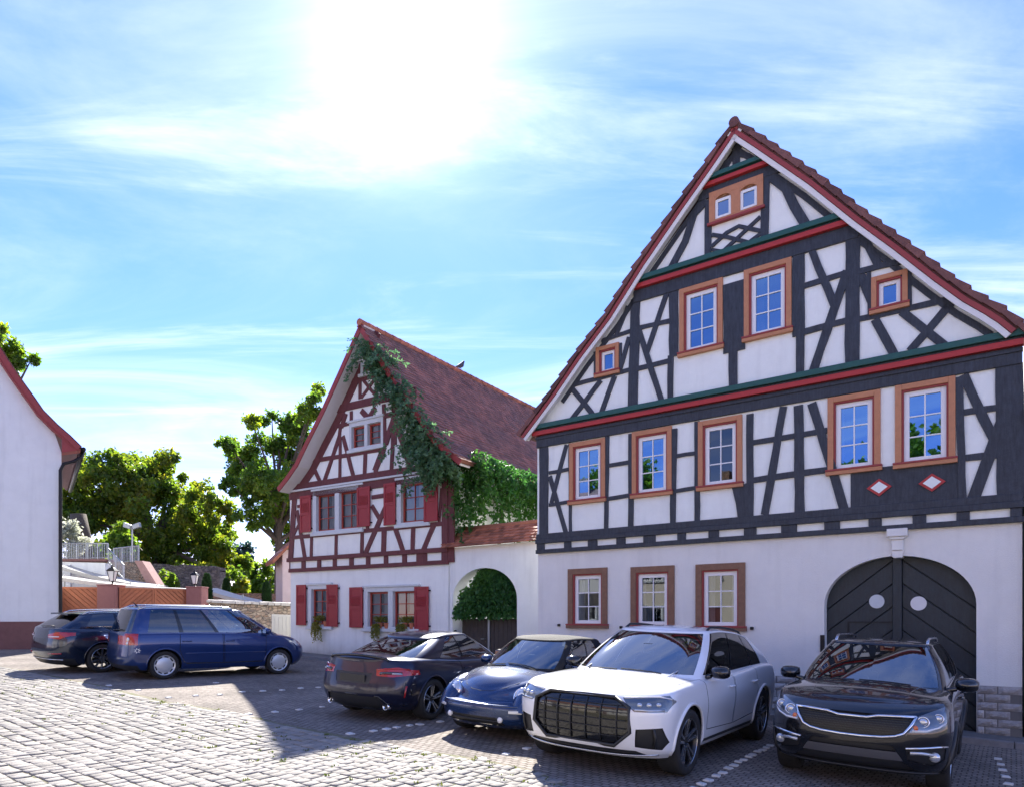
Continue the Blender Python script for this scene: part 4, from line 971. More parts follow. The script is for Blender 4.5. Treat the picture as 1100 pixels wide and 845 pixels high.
# ------------------------------------------------------------------ pots on the sills
for (x, y, lab, big) in ((385,548,'terracotta pot with trailing plant on the sill of the narrow window by the house corner',1.2), (832,558,'terracotta pot with trailing plant on the middle of the three lower sills',1.0), (1015,560,'terracotta pot with trailing plant on the lower sill nearest the arched gateway',1.0)):
    s, z = f2('I', x, y, -.06); rc = WR1 if x < 500 else WR2; z = rc[2]-.001
    p = F2.world(s, -.035, z); pot = empty('flower_pot', p, F2.rz, lab, 'flower pot', 'pots on the lower sills')
    m_ = MB()
    for k in (-1, 1):
        if k == -1 and x < 500: continue
        m_.lathe([(.001,0),(.06,0),(.085,.15),(.095,.15),(.095,.18),(.08,.18),(.07,.15),(.001,.15)], 14, Matrix.Translation((k*.13+.02,0,0)))
    m_.build('pot', 'terracotta', pot, True, auto=40)
    mb = MB(); INV = Matrix()
    for k in range(26):
        pp = Vector((rl.uniform(-.28,.12), rl.uniform(-.08,.05), .2)); d = Vector((rl.gauss(0,.6), rl.gauss(-.2,.4), .9)).normalized()
        for q in range(6): leaf(mb, pp+d*q*.03, (d+rv(rl)*.8).normalized(), rv(rl), .08, .025)
    for k in range(34):
        pp = Vector((rl.uniform(-.28,-.06), -.07, .16)); d = Vector((rl.gauss(0,.3), -.5, .2)); L = rl.uniform(.25,.62)*big
        for q in range(int(L/.035)):
            d = (d+Vector((rl.gauss(0,.12), .04 if d.y < -.1 else 0, -.4))).normalized(); pp = pp+d*.035
            leaf(mb, pp, (d+rv(rl)*.8).normalized(), rv(rl)+Vector((0,-1,.3)), .07, .022)
    mb.build('plant', 'leaf_pot', pot)
# ------------------------------------------------------------------ pigeon on the ridge
bp_ = F2.world(AP[0], 0, 0); k_ = (495-U0)/FPX; den = (k_*F2.n.y-F2.n.x); tt = (bp_.x-k_*bp_.y)/den
bl = F2.world(AP[0], tt, AP[1]+.10)
bird = empty('pigeon', bl, F2.rz+1.2, 'small dark pigeon sitting on the ridge of the red roof', 'bird')
mat('feather', (.06,.06,.07), .6, var=.2, vscale=30); bm_ = MB()
bm_.tube([(-.24,0,.06),(-.14,0,.10),(-.04,0,.14),(.05,0,.20),(.09,0,.28),(.12,0,.33),(.15,0,.345),(.175,0,.335)], [.02,.05,.085,.09,.06,.045,.038,.004], 10); bm_.build('body', 'feather', bird, True)
lg = MB()
for s in (-.03,.03): lg.tube([(-.01,s,.10),(.0,s,.0)], .008, 5); lg.tube([(-.01,s,.003),(.04,s,.003)], .006, 5)
lg.build('legs', 'terracotta', bird)
# ------------------------------------------------------------------ the plain white house at the left edge
YW = 23.3
mat('plinth_red', (.20,.095,.085), .85, var=.15, vscale=3, bump=.3)
F4 = Facade((-15.24, YW), (math.cos(R(35)), math.sin(R(35))))
wh = empty('white_house', (-15.24, YW, G(-15.24, YW)), F4.rz, 'plain white gable wall with red brown plinth at the left edge', 'house')
OX, OZ = -15.24, wh.location.z
def wz(u, v, y=0.): q = F4(u, v, y); return (q[0], q[1]-OZ)
VP = [wz(u, v, -.3) for u, v in [(-118,190),(0,371),(9.5,386.4),(19,400.6),(28.4,414),(38,427),(47,440),(62.5,455.5),(75.8,467),(88,479)]]
ptop = wz(30, 667)[1]
wl_ = [(-12,-.3),(0,-.3),(0,wz(70,486)[1])]+[p for p in inset(VP, .18)[::-1] if p[0] < -.05]
apx = wl_[-1]; wl_ = wl_+[(-12, apx[1])]
m_ = MB(); m_.prism(wl_, 0, .3); m_.build('gable_wall', 'plaster', wh)
MB().box(-12,.02,-.04,.32,-.5,ptop).build('plinth', 'plinth_red', wh, bevel=.01); MB().box(-.3,-.001,.3,9,-.3,wz(70,486)[1]).build('side_wall', 'plaster', wh)
un = inset(VP, .12); m_ = MB()
for i in range(len(VP)-1): m_.prism([VP[i], VP[i+1], un[i+1], un[i]], -.3, 9.2)
m_.build('roof', 'roof_tile', wh); MB().strip(inset(VP, .12), .16, -.33, -.301).build('bargeboard', 'oxide_red', wh); MB().strip(inset(VP, .22), .06, -.30, -.001).build('soffit', 'oxide_red', wh)
e = VP[-1]; MB().prism([(.01,wz(70,486)[1]-.05),(e[0]-.03,e[1]-.12),(.01,e[1]+.35)], -.28, .25).build('eave_box', 'oxide_red', wh)
gp_ = MB(); gp_.tube([(e[0]+.05,-.25,e[1]-.08),(e[0]+.05,9,e[1]-.12)], .075, 8)
gp_.tube([(e[0]+.05,-.1,e[1]-.12),(e[0]-.02,-.12,e[1]-.35),(e[0]-.25,-.14,e[1]-.52),(.06,-.12,e[1]-.62),(-.03,-.10,e[1]-.85),(-.03,-.10,1.2),(-.03,-.10,.05)], .055, 8); gp_.build('downpipe', 'iron', wh, True)
# ------------------------------------------------------------------ pillars, timber gates, lanterns
mat('pillar', (.30,.13,.115), .85, var=.12, vscale=4, bump=.3); mat('fence_wood', (.42,.135,.055), .6, var=.2, vscale=6, island=.15); mat('opal', (.72,.72,.68), .3)
mat('white_sheet', (.46,.45,.42), .8); mat('pink_plaster', (.62,.50,.48), .9, var=.08, vscale=2, bump=.4); mat('pink_stone', (.45,.27,.23), .9, var=.15, vscale=4); mat('slate', (.12,.125,.14), .7, var=.2, island=.2)
zt = at(114, 627, 24.9).z
pil = []
for u0, u1, Y, lab in ((105,124.5,24.9,'square red pillar between the two timber gates'), (200.5,217,26.6,'square red pillar where the timber gate meets the stone wall')):
    xa, xb = (u0-U0)/FPX*Y, (u1-U0)/FPX*Y; w = xb-xa; c = (xa+xb)/2; zg_ = G(c, Y)
    p = empty('gate_pillar', (c, Y, zg_), 0, lab, 'pillar', 'red gate pillars'); h = zt-zg_
    MB().box(-w/2, w/2, -.05, w-.05, -.2, h-.05).build('shaft', 'pillar', p, bevel=.01); MB().box(-w/2-.02, w/2+.02, -.07, w-.03, h-.049, h).build('cap', 'pillar', p, bevel=.01)
    pil.append((c, Y, w))
def slats(root, L, H, y, sg, x0, mt='fence_wood'):
    mb = MB(); d = .125; poly = [(x0+.06,.06),(x0+L-.06,.06),(x0+L-.06,H-.06),(x0+.06,H-.06)]
    n = Vector((sg*.68, .73)).normalized()
    vals = [Vector(q).dot(n) for q in poly]; k = min(vals)
    while k < max(vals):
        pl = clip(poly, (tuple(n*(k+.008)), tuple(n)));
        pl = clip(pl, (tuple(n*(k+d-.012)), tuple(-n))) if len(pl) > 2 else []
        if len(pl) > 2: mb.prism(pl, y-.02, y+.012)
        k += d
    tag(mb.build('slats', mt, root), kind='stuff')
def gate_panel(P, Q, lab, parts):
    d = Vector(Q)-Vector(P); L = d.length; zg_ = G(P[0], P[1]); g = empty('timber_gate', (P[0], P[1], zg_), math.atan2(d.y, d.x), lab, 'gate'); H = zt-zg_-.1
    for k, sg in enumerate(parts):
        l = L/len(parts); x0 = k*l
        MB().ring(x0+.005, x0+l-.005, .02, H, .07, -.035, .03).build('frame', 'fence_wood', g); slats(g, l, H, 0, sg, x0); MB().box(x0+.05, x0+l-.05, .013, .03, .06, H-.05).build('backing', 'fence_wood', g)
(c1x, c1y, w1), (c2x, c2y, w2) = pil
gate_panel((c1x-w1/2-1.75, c1y-.42), (c1x-w1/2-.02, c1y+.1), 'orange brown gate of diagonal boards next to the white house', (1,))
gate_panel((c1x+w1/2+.02, c1y+.15), (c2x-w2/2-.02, c2y+.1), 'double gate of orange brown boards in a chevron between red pillars', (-1, 1))
def lantern(x, y, z, lab, s=1.):
    l = empty('lantern', (x, y, z), 0, lab, 'lantern', 'lanterns on the gate pillars')
    m_ = MB(); m_.lathe([(.001,0),(.09*s,0),(.03*s,.05*s),(.03*s,.10*s),(.08*s,.13*s),(.001,.13*s)], 10)
    for k in range(4):
        a = math.pi/4+k*math.pi/2; ca_, sa_ = math.cos(a), math.sin(a)
        m_.tube([(.10*s*ca_,.10*s*sa_,.13*s),(.19*s*ca_,.19*s*sa_,.52*s)], .014*s, 5)
    m_.lathe([(.21*s,.52*s),(.23*s,.53*s),(.11*s,.64*s),(.06*s,.66*s),(.06*s,.70*s),(.02*s,.74*s),(.001,.80*s)], 4, Matrix.Rotation(math.pi/4, 4, 'Z')); m_.build('frame', 'iron', l)
    g = MB(); g.lathe([(.088*s,.14*s),(.172*s,.515*s)], 4, Matrix.Rotation(math.pi/4, 4, 'Z')); g.build('pane', 'opal', l)
lantern(c1x+.06, c1y+.25, zt, 'black lantern with pale panes on the pillar nearer the white house', .95); lantern(c2x-.1, c2y+.25, zt, 'black lantern with pale panes on the pillar by the stone wall', .85)
# ------------------------------------------------------------------ stone walls behind
def wallbox(name, u0, u1, v0, v1, Y0, Y1, m, lab, th=.5, base=None, cat='wall'):
    a = at(u0, v0, Y0); b = at(u1, v1, Y1); g = base if base is not None else G(a.x, a.y)-.2
    d = Vector((b.x-a.x, b.y-a.y)); L = d.length
    o = empty(name, (a.x, a.y, g), math.atan2(d.y, d.x), lab, cat)
    mb = MB(); mb.prism([(0,0),(L,0),(L,b.z-g),(0,a.z-g)], 0, th); mb.build('masonry', m, o)
    return o, L, a.z-g, b.z-g
sw_, L, h0, h1 = wallbox('stone_wall', 217, 320, 646, 650, 27.0, 29.5, 'rubble', 'rubble stone wall with pale coping behind the blue van')
rq = random.Random(8); x = 0
mat('coping', (.50,.47,.43), .9, island=.25, var=.2, vscale=6, bump=.5)
while x < L:
    w = rq.uniform(.25,.5); h = h0+(h1-h0)*x/L
    MB().obox((x+w/2, .22, h+.05), (w/2-.01,0,rq.uniform(-.01,.01)), (0,.34,.02), (0,0,.05+rq.uniform(0,.02))).build('coping_stone', 'coping', sw_, bevel=.015); x += w
g2, L2, h0, h1 = wallbox('gate_panel', 292, 316, 659, 660, 26.2, 26.6, 'white_sheet', 'small white panel gate between the stone wall and the red timbered house', .06, cat='gate')
fm = MB(); x = .12
while x < L2: fm.box(x-.008, x+.008, -.012, .0, .1, h0-.1); x += .14
fm.build('ribs', 'white_sheet', g2)
ru, L, h0, h1 = wallbox('ruined_wall', 150, 236, 609, 612, 38, 38, 'rubble_dark', 'dark grey ruined stone wall in front of the big tree', .8)
for k in range(14): MB().obox((L*(k+.5)/14, .4, h0+(h1-h0)*(k+.5)/14+.08+rq.uniform(-.05,.06)), (L/28,0,0), (0,.42,0), (0,0,.1+rq.uniform(0,.06))).build('capstone', 'rubble_dark', ru)
wallbox('low_wall', 222, 300, 636, 637, 36, 36.5, 'rubble_red', 'low reddish wall seen above the rubble stone wall', .5)
tw_, L, h0, h1 = wallbox('terrace_wall', 40, 113, 602, 604, 32, 32, 'plaster', 'white terrace wall with red edge above the timber gates', .6)
MB().box(-.05, L+.05, -.06, .62, h0-.02, h0+.09).build('edge', 'plinth_red', tw_)
tz0 = tw_.location.z+h0
# awnings
for pts, lab in (([(56,618,28.5),(205,632,29.5)], 'long white awning edge running above the timber gates'), ([(215,631,31),(290,648,31)], 'white sloping awning beyond the second red pillar'), ([(60,606,31),(160,629,31)], 'white sloping canopy below the terrace railing')):
    a, b = at(*pts[0]), at(*pts[1]); d = b-a
    o = empty('awning', (a.x, a.y, a.z), math.atan2(d.y, d.x), lab, 'awning'); L = math.hypot(d.x, d.y); dz = d.z
    m_ = MB(); vs = []
    for i in range(9):
        t = i/8; sag = -.10*math.sin(math.pi*t)
        for (yy, zz) in ((0,0),(0,-.16),(1.8,.08),(1.8,.03)): vs.append((L*t, yy, dz*t+zz+sag))
    fs = []
    for i in range(8):
        q = i*4; r_ = q+4; fs += [(q, r_, r_+2, q+2), (q+1, q+3, r_+3, r_+1), (q, q+1, r_+1, r_)]
    m_.add(vs, fs); m_.build('cloth', 'white_sheet', o)
    pm_ = MB()
    for x in (.1, L/2, L-.1): pm_.tube([(x, .9, dz*x/L+.1), (x, .9, G(a.x, a.y)-a.z)], .03, 6)
    pm_.build('post', 'zinc', o)
def railing(P, Q, h, lab, n):
    P, Q = Vector(P), Vector(Q); o = empty('railing', P, 0, lab, 'railing'); d = Q-P; up = Vector((0,0,h))
    MB().tube([up, d+up], .03, 6).build('handrail', 'zinc', o); MB().tube([Vector((0,0,.08)), d+Vector((0,0,.08))], .02, 6).build('bottom_rail', 'zinc', o)
    for k in range(n+1):
        q = d*k/n; MB().tube([q, q+up], .03 if k % 6 == 0 else .012, 5).build('post' if k % 6 == 0 else 'baluster', 'zinc', o)
a = at(60, 602.5, 32.1); b = at(116, 603, 32.1); railing((a.x,a.y,tz0+.08), (b.x,b.y,tz0+.08), .75, 'grey metal railing along the white terrace', 30)
a = at(116, 604, 32.2); b = at(133, 623, 31); railing(a, b, .7, 'sloping stair rail descending from the terrace', 12)
a = at(122, 606, 34); b = at(149, 603, 34); railing(a, b, .8, 'grey metal railing above the rubble stair wall', 18)
st_ = empty('stair_wall', at(125,627,33), 0, 'rubble stair wall with a slanting pink stone coping', 'wall'); sx = 33/FPX
P0 = at(125,627,33)
q = lambda u, v: ((u-125)*sx, (627-v)*sx)
MB().prism([q(118,640), q(176,640), q(170,627), q(147,603), q(120,603)], 0, .6).build('masonry', 'rubble', st_); MB().prism([q(166,640), q(178,640), q(154,602), q(146,602)], -.12, .62).build('coping', 'pink_stone', st_)
# floodlight on a pole
fp = at(142, 592, 33.5); fl_ = empty('floodlight', fp, 0, 'floodlight with two heads on a thin grey pole', 'floodlight'); m_ = MB(); m_.tube([(0,0,-1.2),(0,0,1.2)], .035, 6); m_.build('pole', 'zinc', fl_)
for s in (-1,1): MB().obox((s*.22,0,1.25), (.17,0,.06*s), (0,.10,0), (-.02*s,0,.11)).build('head', 'zinc', fl_, bevel=.02)
# pink tower
tp = at(300, 645, 34); tw2 = empty('pink_tower', (tp.x+.9, tp.y+1, G(tp.x, tp.y)), R(28), 'small pink plastered tower with orange tiled edge behind the red timbered house', 'tower')
th = at(300, 590, 34).z-G(tp.x, tp.y)
MB().box(-1.15, 1.6, -.7, 1.3, -.3, th).build('wall', 'pink_plaster', tw2)
m_ = MB(); m_.prism([(-1.65,th-.55),(-.6,th+.55),(1.9,th+.65),(1.9,th+.55),(-.6,th+.42),(-1.6,th-.72)], -.95, 1.5); m_.build('roof', 'roof_tile_orange', tw2)
MB().box(-.62, 1.9, -.96, -.7, th+.02, th+.44).build('roof_front', 'slate', tw2)
rk = random.Random(3)
for k in range(16):
    MB().blob((rk.uniform(-1.0,1.4), -.70, rk.uniform(.8,th-.3)), (rk.uniform(.08,.2), .03, rk.uniform(.05,.1)), 8, 5).build('stone', 'rubble_dark' if k % 2 else 'pink_stone', tw2, True)
m_ = MB(); m_.prism([(.55,0),(1.4,0),(1.4,1.8),(1.2,2.2),(.98,2.35),(.75,2.2),(.55,1.8)], -.74, -.69); m_.build('door', 'shutter_red', tw2)
# ------------------------------------------------------------------ the other side of the square (behind the photographer, seen in glass and paint)
OPN = Vector((.5873, .8094)); OPD = Vector((-.8094, .5873))
mat('wall_sand', (.72,.64,.52), .9, var=.05, vscale=1.5, bump=.3); mat('wall_chalk', (.80,.78,.75), .9, var=.05, vscale=1.5, bump=.3)
def opp_house(t, w, eave, rise, wallm, lab, door, ov=.4):
    p = -10.5*OPN+OPD*t; g = G(clampr(p.x,-60,40), clampr(p.y,-30,60))
    h = empty('townhouse', (p.x, p.y, g), math.atan2(OPD.y, OPD.x)+math.pi, lab, 'house')       # local x along the front, local -y away from it
    h.rotation_euler = (0, 0, math.atan2(OPD.y, OPD.x)); n = int(w//1.9); wins = []
    for fl in range(int(eave//2.7)):
        for k in range(n):
            if fl == 0 and k == door: continue
            x = (k+.5)*w/n; wins.append((x-.5, x+.5, .95+fl*2.75, 2.25+fl*2.75))
    dx = (door+.5)*w/n; dr = (dx-.55, dx+.55, -.3, 2.15)
    wall('front_wall', [(0,-.5),(w,-.5),(w,eave),(0,eave)], [rpoly((a+.10,b-.10,c+.012,d-.10)) for a, b, c, d in wins]+[rpoly(dr)], wallm, h, 0, .2)
    b = MB(); b.box(0,.15,.2,8,-.5,eave); b.box(w-.15,w,.2,8,-.5,eave); b.box(.15,w-.15,7.85,8,-.5,eave)
    b.build('side_wall', wallm, h); MB().box(.15,w-.15,1.4,1.5,-.5,eave).build('inner_wall', 'dark', h)
    g_ = MB()
    for x in (0, w-.15): g_.add([(x,-.0,eave),(x,8,eave),(x,4,eave+rise),(x+.15,0,eave),(x+.15,8,eave),(x+.15,4,eave+rise)], [(0,1,2),(3,5,4),(0,2,5,3),(1,4,5,2)])
    g_.build('gable_wall', wallm, h)
    r = MB(); k = rise/4
    for s0, s1 in ((-.5, 4), (8.5, 4)):
        za, zb = eave-.5*k, eave+rise
        r.add([(-ov,s0,za),(w+ov,s0,za),(w+ov,s1,zb),(-ov,s1,zb),(-ov,s0,za+.16),(w+ov,s0,za+.16),(w+ov,s1,zb+.16),(-ov,s1,zb+.16)], [(0,3,2,1),(4,5,6,7),(0,1,5,4),(1,2,6,5),(2,3,7,6),(3,0,4,7)])
    r.build('roof', 'roof_tile_old', h); MB().box(w*.3,w*.3+.6,3.4,4.0,eave+rise*.6,eave+rise+.9).build('chimney', 'rubble_red', h)
    for rc in wins: window(h, rc, casing='stone_trim', tw=.1, sill='stone_trim', tsill=None, trim=None, gl='pane_clear', curtain=((0,.3),(.7,1)), grid=(2,2))
    MB().box(dr[0],dr[1],.08,.13,-.3,dr[3]).build('door', 'timber_red', h)
    return h
nb = opp_house(-60, 7.0, 5.5, 2.4, 'wall_chalk', 'pale neighbouring house adjoining the right side of the big timbered house', 1, 0.)
nb.location = F1.world(HW+.06, .30, G(9, 11)); nb.rotation_euler = (0, 0, F1.rz)
opp_house(21, 9.5, 5.7, 4.2, 'wall_chalk', 'chalk white townhouse across the square, farthest left of its row', 2)
opp_house(10.5, 8.8, 5.7, 3.8, 'wall_sand', 'sand coloured townhouse across the square in the middle of its row', 1)
opp_house(.6, 9.0, 5.8, 4.0, 'wall_chalk', 'chalk white townhouse across the square behind the photographer', 3)
opp_house(-9.6, 9.4, 5.6, 4.4, 'wall_sand', 'sand coloured townhouse across the square at the right end of its row', 2)
# ------------------------------------------------------------------ cars
def paint(name, col, metal=.0, rough=.3): return mat(name, col, rough, metal=metal, coat=1., coords='obj')
paint('paint_white', (.78,.79,.81), .0, .3); paint('paint_black', (.006,.007,.010), .3, .25); paint('paint_blue', (.009,.034,.145), .45, .28); paint('paint_navy', (.010,.033,.11), .4, .25)
paint('paint_plum', (.006,.007,.028), .4, .3); MATS['paint_plum'].node_tree.nodes['Principled BSDF'].inputs['Coat Weight'].default_value = .7; paint('paint_ink', (.008,.017,.042), .4, .25)
mat('gloss_black', (.008,.008,.009), .12, coat=.5); mat('satin_black', (.018,.019,.021), .45); mat('tyre', (.018,.018,.019), .8, bump=.3, bscale=60, coords='obj'); mat('chrome', (.75,.77,.8), .08, metal=1.); mat('alloy', (.52,.54,.57), .25, metal=.9); mat('alloy_dark', (.04,.042,.046), .3, metal=.7)
mat('hubcap', (.58,.60,.62), .35, metal=.5); mat('lamp_clear', (.55,.58,.62), .12, metal=.55, coat=1.); mat('lamp_dark', (.03,.035,.042), .1, coat=1.); mat('lamp_smoke', (.17,.19,.21), .14, metal=.6, coat=1.); mat('reflection_grey', (.11,.11,.115), .4, metal=.3); mat('lamp_red', (.38,.008,.010), .15, coat=1.); mat('lamp_amber', (.6,.12,.02), .2, coat=1.); mat('lamp_white', (.8,.8,.8), .15, coat=1.)
mat('cabin', (.025,.025,.028), .85); mat('cabin_grey', (.10,.10,.10), .85); mat('softtop', (.012,.013,.016), .85, bump=.3, bscale=150, coords='obj'); mat('sticker_pink', (.7,.1,.3), .5); mat('sticker_yellow', (.7,.6,.05), .5)
glass('car_glass', (.50,.55,.54), .20, .006, (.95,.98,1.)); glass('car_glass_dark', (.10,.11,.12), .10, .006)
def pchip(pts):
    if isinstance(pts, (int, float)): return lambda x: pts
    pts = sorted(pts); xs = [p[0] for p in pts]; ys = [p[1] for p in pts]; n = len(xs)
    h = [xs[i+1]-xs[i] for i in range(n-1)]; dl = [(ys[i+1]-ys[i])/h[i] for i in range(n-1)]; m = [0]*n
    m[0], m[-1] = dl[0], dl[-1]
    for i in range(1, n-1): m[i] = 0 if dl[i-1]*dl[i] <= 0 else 2*dl[i-1]*dl[i]/(dl[i-1]+dl[i])
    def f(x):
        if x <= xs[0]: return ys[0]
        if x >= xs[-1]: return ys[-1]
        i = max(j for j in range(n-1) if xs[j] <= x); t = (x-xs[i])/h[i]
        return (1+2*t)*(1-t)**2*ys[i]+t*(1-t)**2*h[i]*m[i]+t*t*(3-2*t)*ys[i+1]+t*t*(t-1)*h[i]*m[i+1]
    return f
NF, NS, NR = 20, 64, 20
COLS = [('f', i/NF) for i in range(NF+1)]+[('s', i/NS) for i in range(1, NS)]+[('r', i/NR) for i in range(NR+1)]
def outline(lv):
    zf, xf, xr, w, Lf, nf, Lr, nr = lv[:8]; zf = pchip(zf); wm = pchip(lv[8]) if len(lv) > 8 else (lambda x: 1.); out = []
    for k, t in COLS:
        if k == 'f': a = t*math.pi/2; y = w*math.sin(a)**(2/nf); x = xf-Lf+Lf*max(math.cos(a), 0)**(2/nf)
        elif k == 's': x = (xf-Lf)+((xr+Lr)-(xf-Lf))*t; y = w
        else: a = (1-t)*math.pi/2; y = w*math.sin(a)**(2/nr); x = xr+Lr-Lr*max(math.cos(a), 0)**(2/nr)
        out.append(Vector((x, y*wm(x), zf(x))))
    return out
def crs(p0, p1, p2, p3, t): return .5*((2*p1)+(-p0+p2)*t+(2*p0-5*p1+4*p2-p3)*t*t+(-p0+3*p1-3*p2+p3)*t**3)
def loft(levels, sub):
    O = [outline(l) for l in levels]; rows = []
    for i in range(len(O)-1):
        a, b, c, d = O[max(i-1,0)], O[i], O[i+1], O[min(i+2, len(O)-1)]
        for s in range(sub): rows.append([crs(a[k], b[k], c[k], d[k], s/sub) for k in range(len(COLS))])
    rows.append(O[-1]); return rows
class Car:
    def __init__(s, name, loc, heading, label, pnt, scale=1.):
        s.root = empty(name, loc, 0, label, 'car'); th = math.atan2(heading[1], heading[0])
        tl = Vector((0,0,1)).rotation_difference(GN).to_matrix().to_4x4()
        s.root.rotation_mode = 'QUATERNION'; s.root.rotation_quaternion = (tl @ Matrix.Rotation(th, 4, 'Z')).to_quaternion(); s.root.scale = (scale,)*3
        s.bm = bmesh.new(); s.tag = s.bm.faces.layers.int.new('t'); s.glass = {}; s.pnt = pnt; s.cnt = 0
    def grid(s, rows, tag_, mirror=True):
        bm = s.bm; fs = {}
        for sg in (1, -1):
            V = [[bm.verts.new((p.x, p.y*sg, p.z)) for p in r] for r in rows]
            for j in range(len(rows)-1):
                for i in range(len(rows[0])-1):
                    q = [V[j][i], V[j][i+1], V[j+1][i+1], V[j+1][i]]
                    if sg == -1: q = q[::-1]
                    f = bm.faces.new(q); f[s.tag] = tag_; f.smooth = True; fs[(sg, j, i)] = f
        return fs
    def cap(s, row, camber, tag_, M=14):
        cf = pchip(camber); bm = s.bm; V = []
        for p in row:
            V.append([bm.verts.new((p.x, p.y*(1-2*k/M), p.z+cf(p.x)*(1-math.exp(-(p.y/.38)**2))*(1-(1-2*k/M)**2))) for k in range(M+1)])
        for i in range(len(V)-1):
            for k in range(M):
                f = bm.faces.new((V[i][k], V[i+1][k], V[i+1][k+1], V[i][k+1])); f[s.tag] = tag_; f.smooth = True
    def shell(s, low, deck_camber, green, roof_camber, wins, trim=None, pillar='gloss_black', sub=6, roof_mat=None):
        """low: bumper-to-shoulder levels; green: belt-to-roof levels; wins: [(name, c0, c1, glass)] columns of the glasshouse"""
        s.low = low; s.green = green
        rows = loft(low, sub); s.grid(rows, 1); s.cap(rows[-1], deck_camber, 2)
        B, E, I = outline(green[0]), outline(green[1]), outline(green[2]); gr = []; bul = green[3]
        for j in range(13):
            t = j/12; gr.append([p.lerp(q, t)+Vector((bul*.6*math.copysign(4*t*(1-t), p.x-q.x)*min(1, abs(p.x-q.x)), bul*4*t*(1-t)*(p.y/max(.01, green[0][3])), 0)) for p, q in zip(B, E)])
        for k in range(1, 5):
            a = k/4*math.pi/2; gr.append([Vector((p.x+(q.x-p.x)*(1-math.cos(a)), p.y+(q.y-p.y)*(1-math.cos(a)), p.z+(q.z-p.z)*math.sin(a))) for p, q in zip(E, I)])
        ng = len(gr); gf = s.grid(gr, 3); s.cap(gr[-1], roof_camber, 4); s.gr = gr
        r0, r1 = 1, 12
        used = set()
        for name, c0, c1, gm in wins:
            for sg in (1, -1):
                fl = [gf[(sg, j, i)] for j in range(r0, r1) for i in range(c0, c1)]
                if name in ('windshield', 'rear_window'): s.glass.setdefault((name, 0, gm), []).extend(fl)
                else: s.glass.setdefault((name+'_'+str(c0), sg, gm), []).extend(fl)
            used |= set(range(c0, c1))
        sw_ = [w for w in wins if w[0] == 'side_window']
        s.pill = []
        if sw_:
            lo, hi = min(w[1] for w in sw_), max(w[2] for w in sw_)
            s.pill = [gf[(sg, j, i)] for sg in (1,-1) for j in range(r0, r1) for i in range(lo, hi) if i not in used]
        s.roofmat = roof_mat; s.gf = gf; s.r01 = (r0, r1)
        # open the deck below the glasshouse
        b = outline(green[0]); xs = [p.x for p in b]; wmax = max(p.y for p in b)
        dl = [f for f in s.bm.faces if f[s.tag] == 2 and min(xs)+.18 < f.calc_center_median().x < max(xs)-.25 and abs(f.calc_center_median().y) < wmax-.10]
        bmesh.ops.delete(s.bm, geom=dl, context='FACES')
        s.bm.normal_update(); s.bvh = BVHTree.FromBMesh(s.bm)
        keep = []
        for (n, sg, gm), fl in s.glass.items(): s.part(n.split('_')[0]+'_window' if n.startswith('side') else n, [f for f in fl if f.is_valid], gm, off=-.004)
        for sg in (1, -1):
            pl = [i for i in range(lo, hi) if i not in used] if sw_ else []
            runs = []
            for i in pl:
                if runs and runs[-1][-1] == i-1: runs[-1].append(i)
                else: runs.append([i])
            for rn_ in runs: s.part('pillar_trim', [gf[(sg, j, i)] for j in range(r0, r1) for i in rn_], pillar, off=.0015)
        if roof_mat: s.part('soft_top', [f for f in s.bm.faces if f[s.tag] in (3, 4)], roof_mat)
    def part(s, name, faces, m, off=0., dx=0., remove=True):
        """lift faces out of the body as a part of their own"""
        if not faces: return None
        vm = {}; mb = MB()
        nrm = {}
        for f in faces:
            for v in f.verts: nrm.setdefault(v, Vector()); nrm[v] += f.normal*f.calc_area()
        for f in faces:
            ix = []
            for v in f.verts:
                if v not in vm: vm[v] = len(mb.v); n = nrm[v].normalized() if nrm[v].length > 0 else Vector(); p = v.co+n*off+Vector((dx,0,0)); mb.v.append(tuple(p))
                ix.append(vm[v])
            mb.f.append(tuple(ix))
        o = mb.build(name, m, s.root, True, auto=45)
        if remove: bmesh.ops.delete(s.bm, geom=faces, context='FACES')
        return o
    def sel(s, tags, fn):
        s.bm.normal_update()
        return [f for f in s.bm.faces if f[s.tag] in tags and fn(f.calc_center_median(), f.normal)]
    def cut(s, poly, view, both=True, tags=(1,), lim=.3):
        """faces inside poly seen from 'front', 'rear', 'left'/'right' side or 'top'"""
        out = []
        polys = [poly]
        if view in ('front', 'rear') and both: polys.append([(-y, z) for y, z in poly])
        for k, pl in enumerate(polys):
            if view == 'front': fs = s.sel(tags, lambda c, n: c.x > lim and n.x > .05); out.append(cookie(s.bm, fs, pl, (1, 2)))
            elif view == 'rear': fs = s.sel(tags, lambda c, n: c.x < -lim and n.x < -.05); out.append(cookie(s.bm, fs, pl, (1, 2)))
            elif view == 'side':
                for sg in (1, -1): fs = s.sel(tags, lambda c, n: c.y*sg > .25 and n.y*sg > .1); out.append(cookie(s.bm, fs, pl, (0, 2)))
            elif view == 'top': fs = s.sel(tags, lambda c, n: n.z > .3); out.append(cookie(s.bm, fs, pl, (0, 1)))
        return out
    def patch(s, name, poly, view, m, both=True, off=0., dx=0., tags=(1,), lim=.3):
        return [s.part(name, f, m, off, dx) for f in s.cut(poly, view, both, tags, lim) if f]
    def ray(s, o, d):
        h = s.bvh.ray_cast(Vector(o), Vector(d)); return h[0], h[1]
    def fx(s, y, z, off=0.): p, n = s.ray((6, y, z), (-1,0,0)); return (p+n*off) if p else None
    def rx(s, y, z, off=0.): p, n = s.ray((-6, y, z), (1,0,0)); return (p+n*off) if p else None
    def sy(s, x, z, sg, off=0.): p, n = s.ray((x, 4*sg, z), (0,-sg,0)); return (p+n*off) if p else None
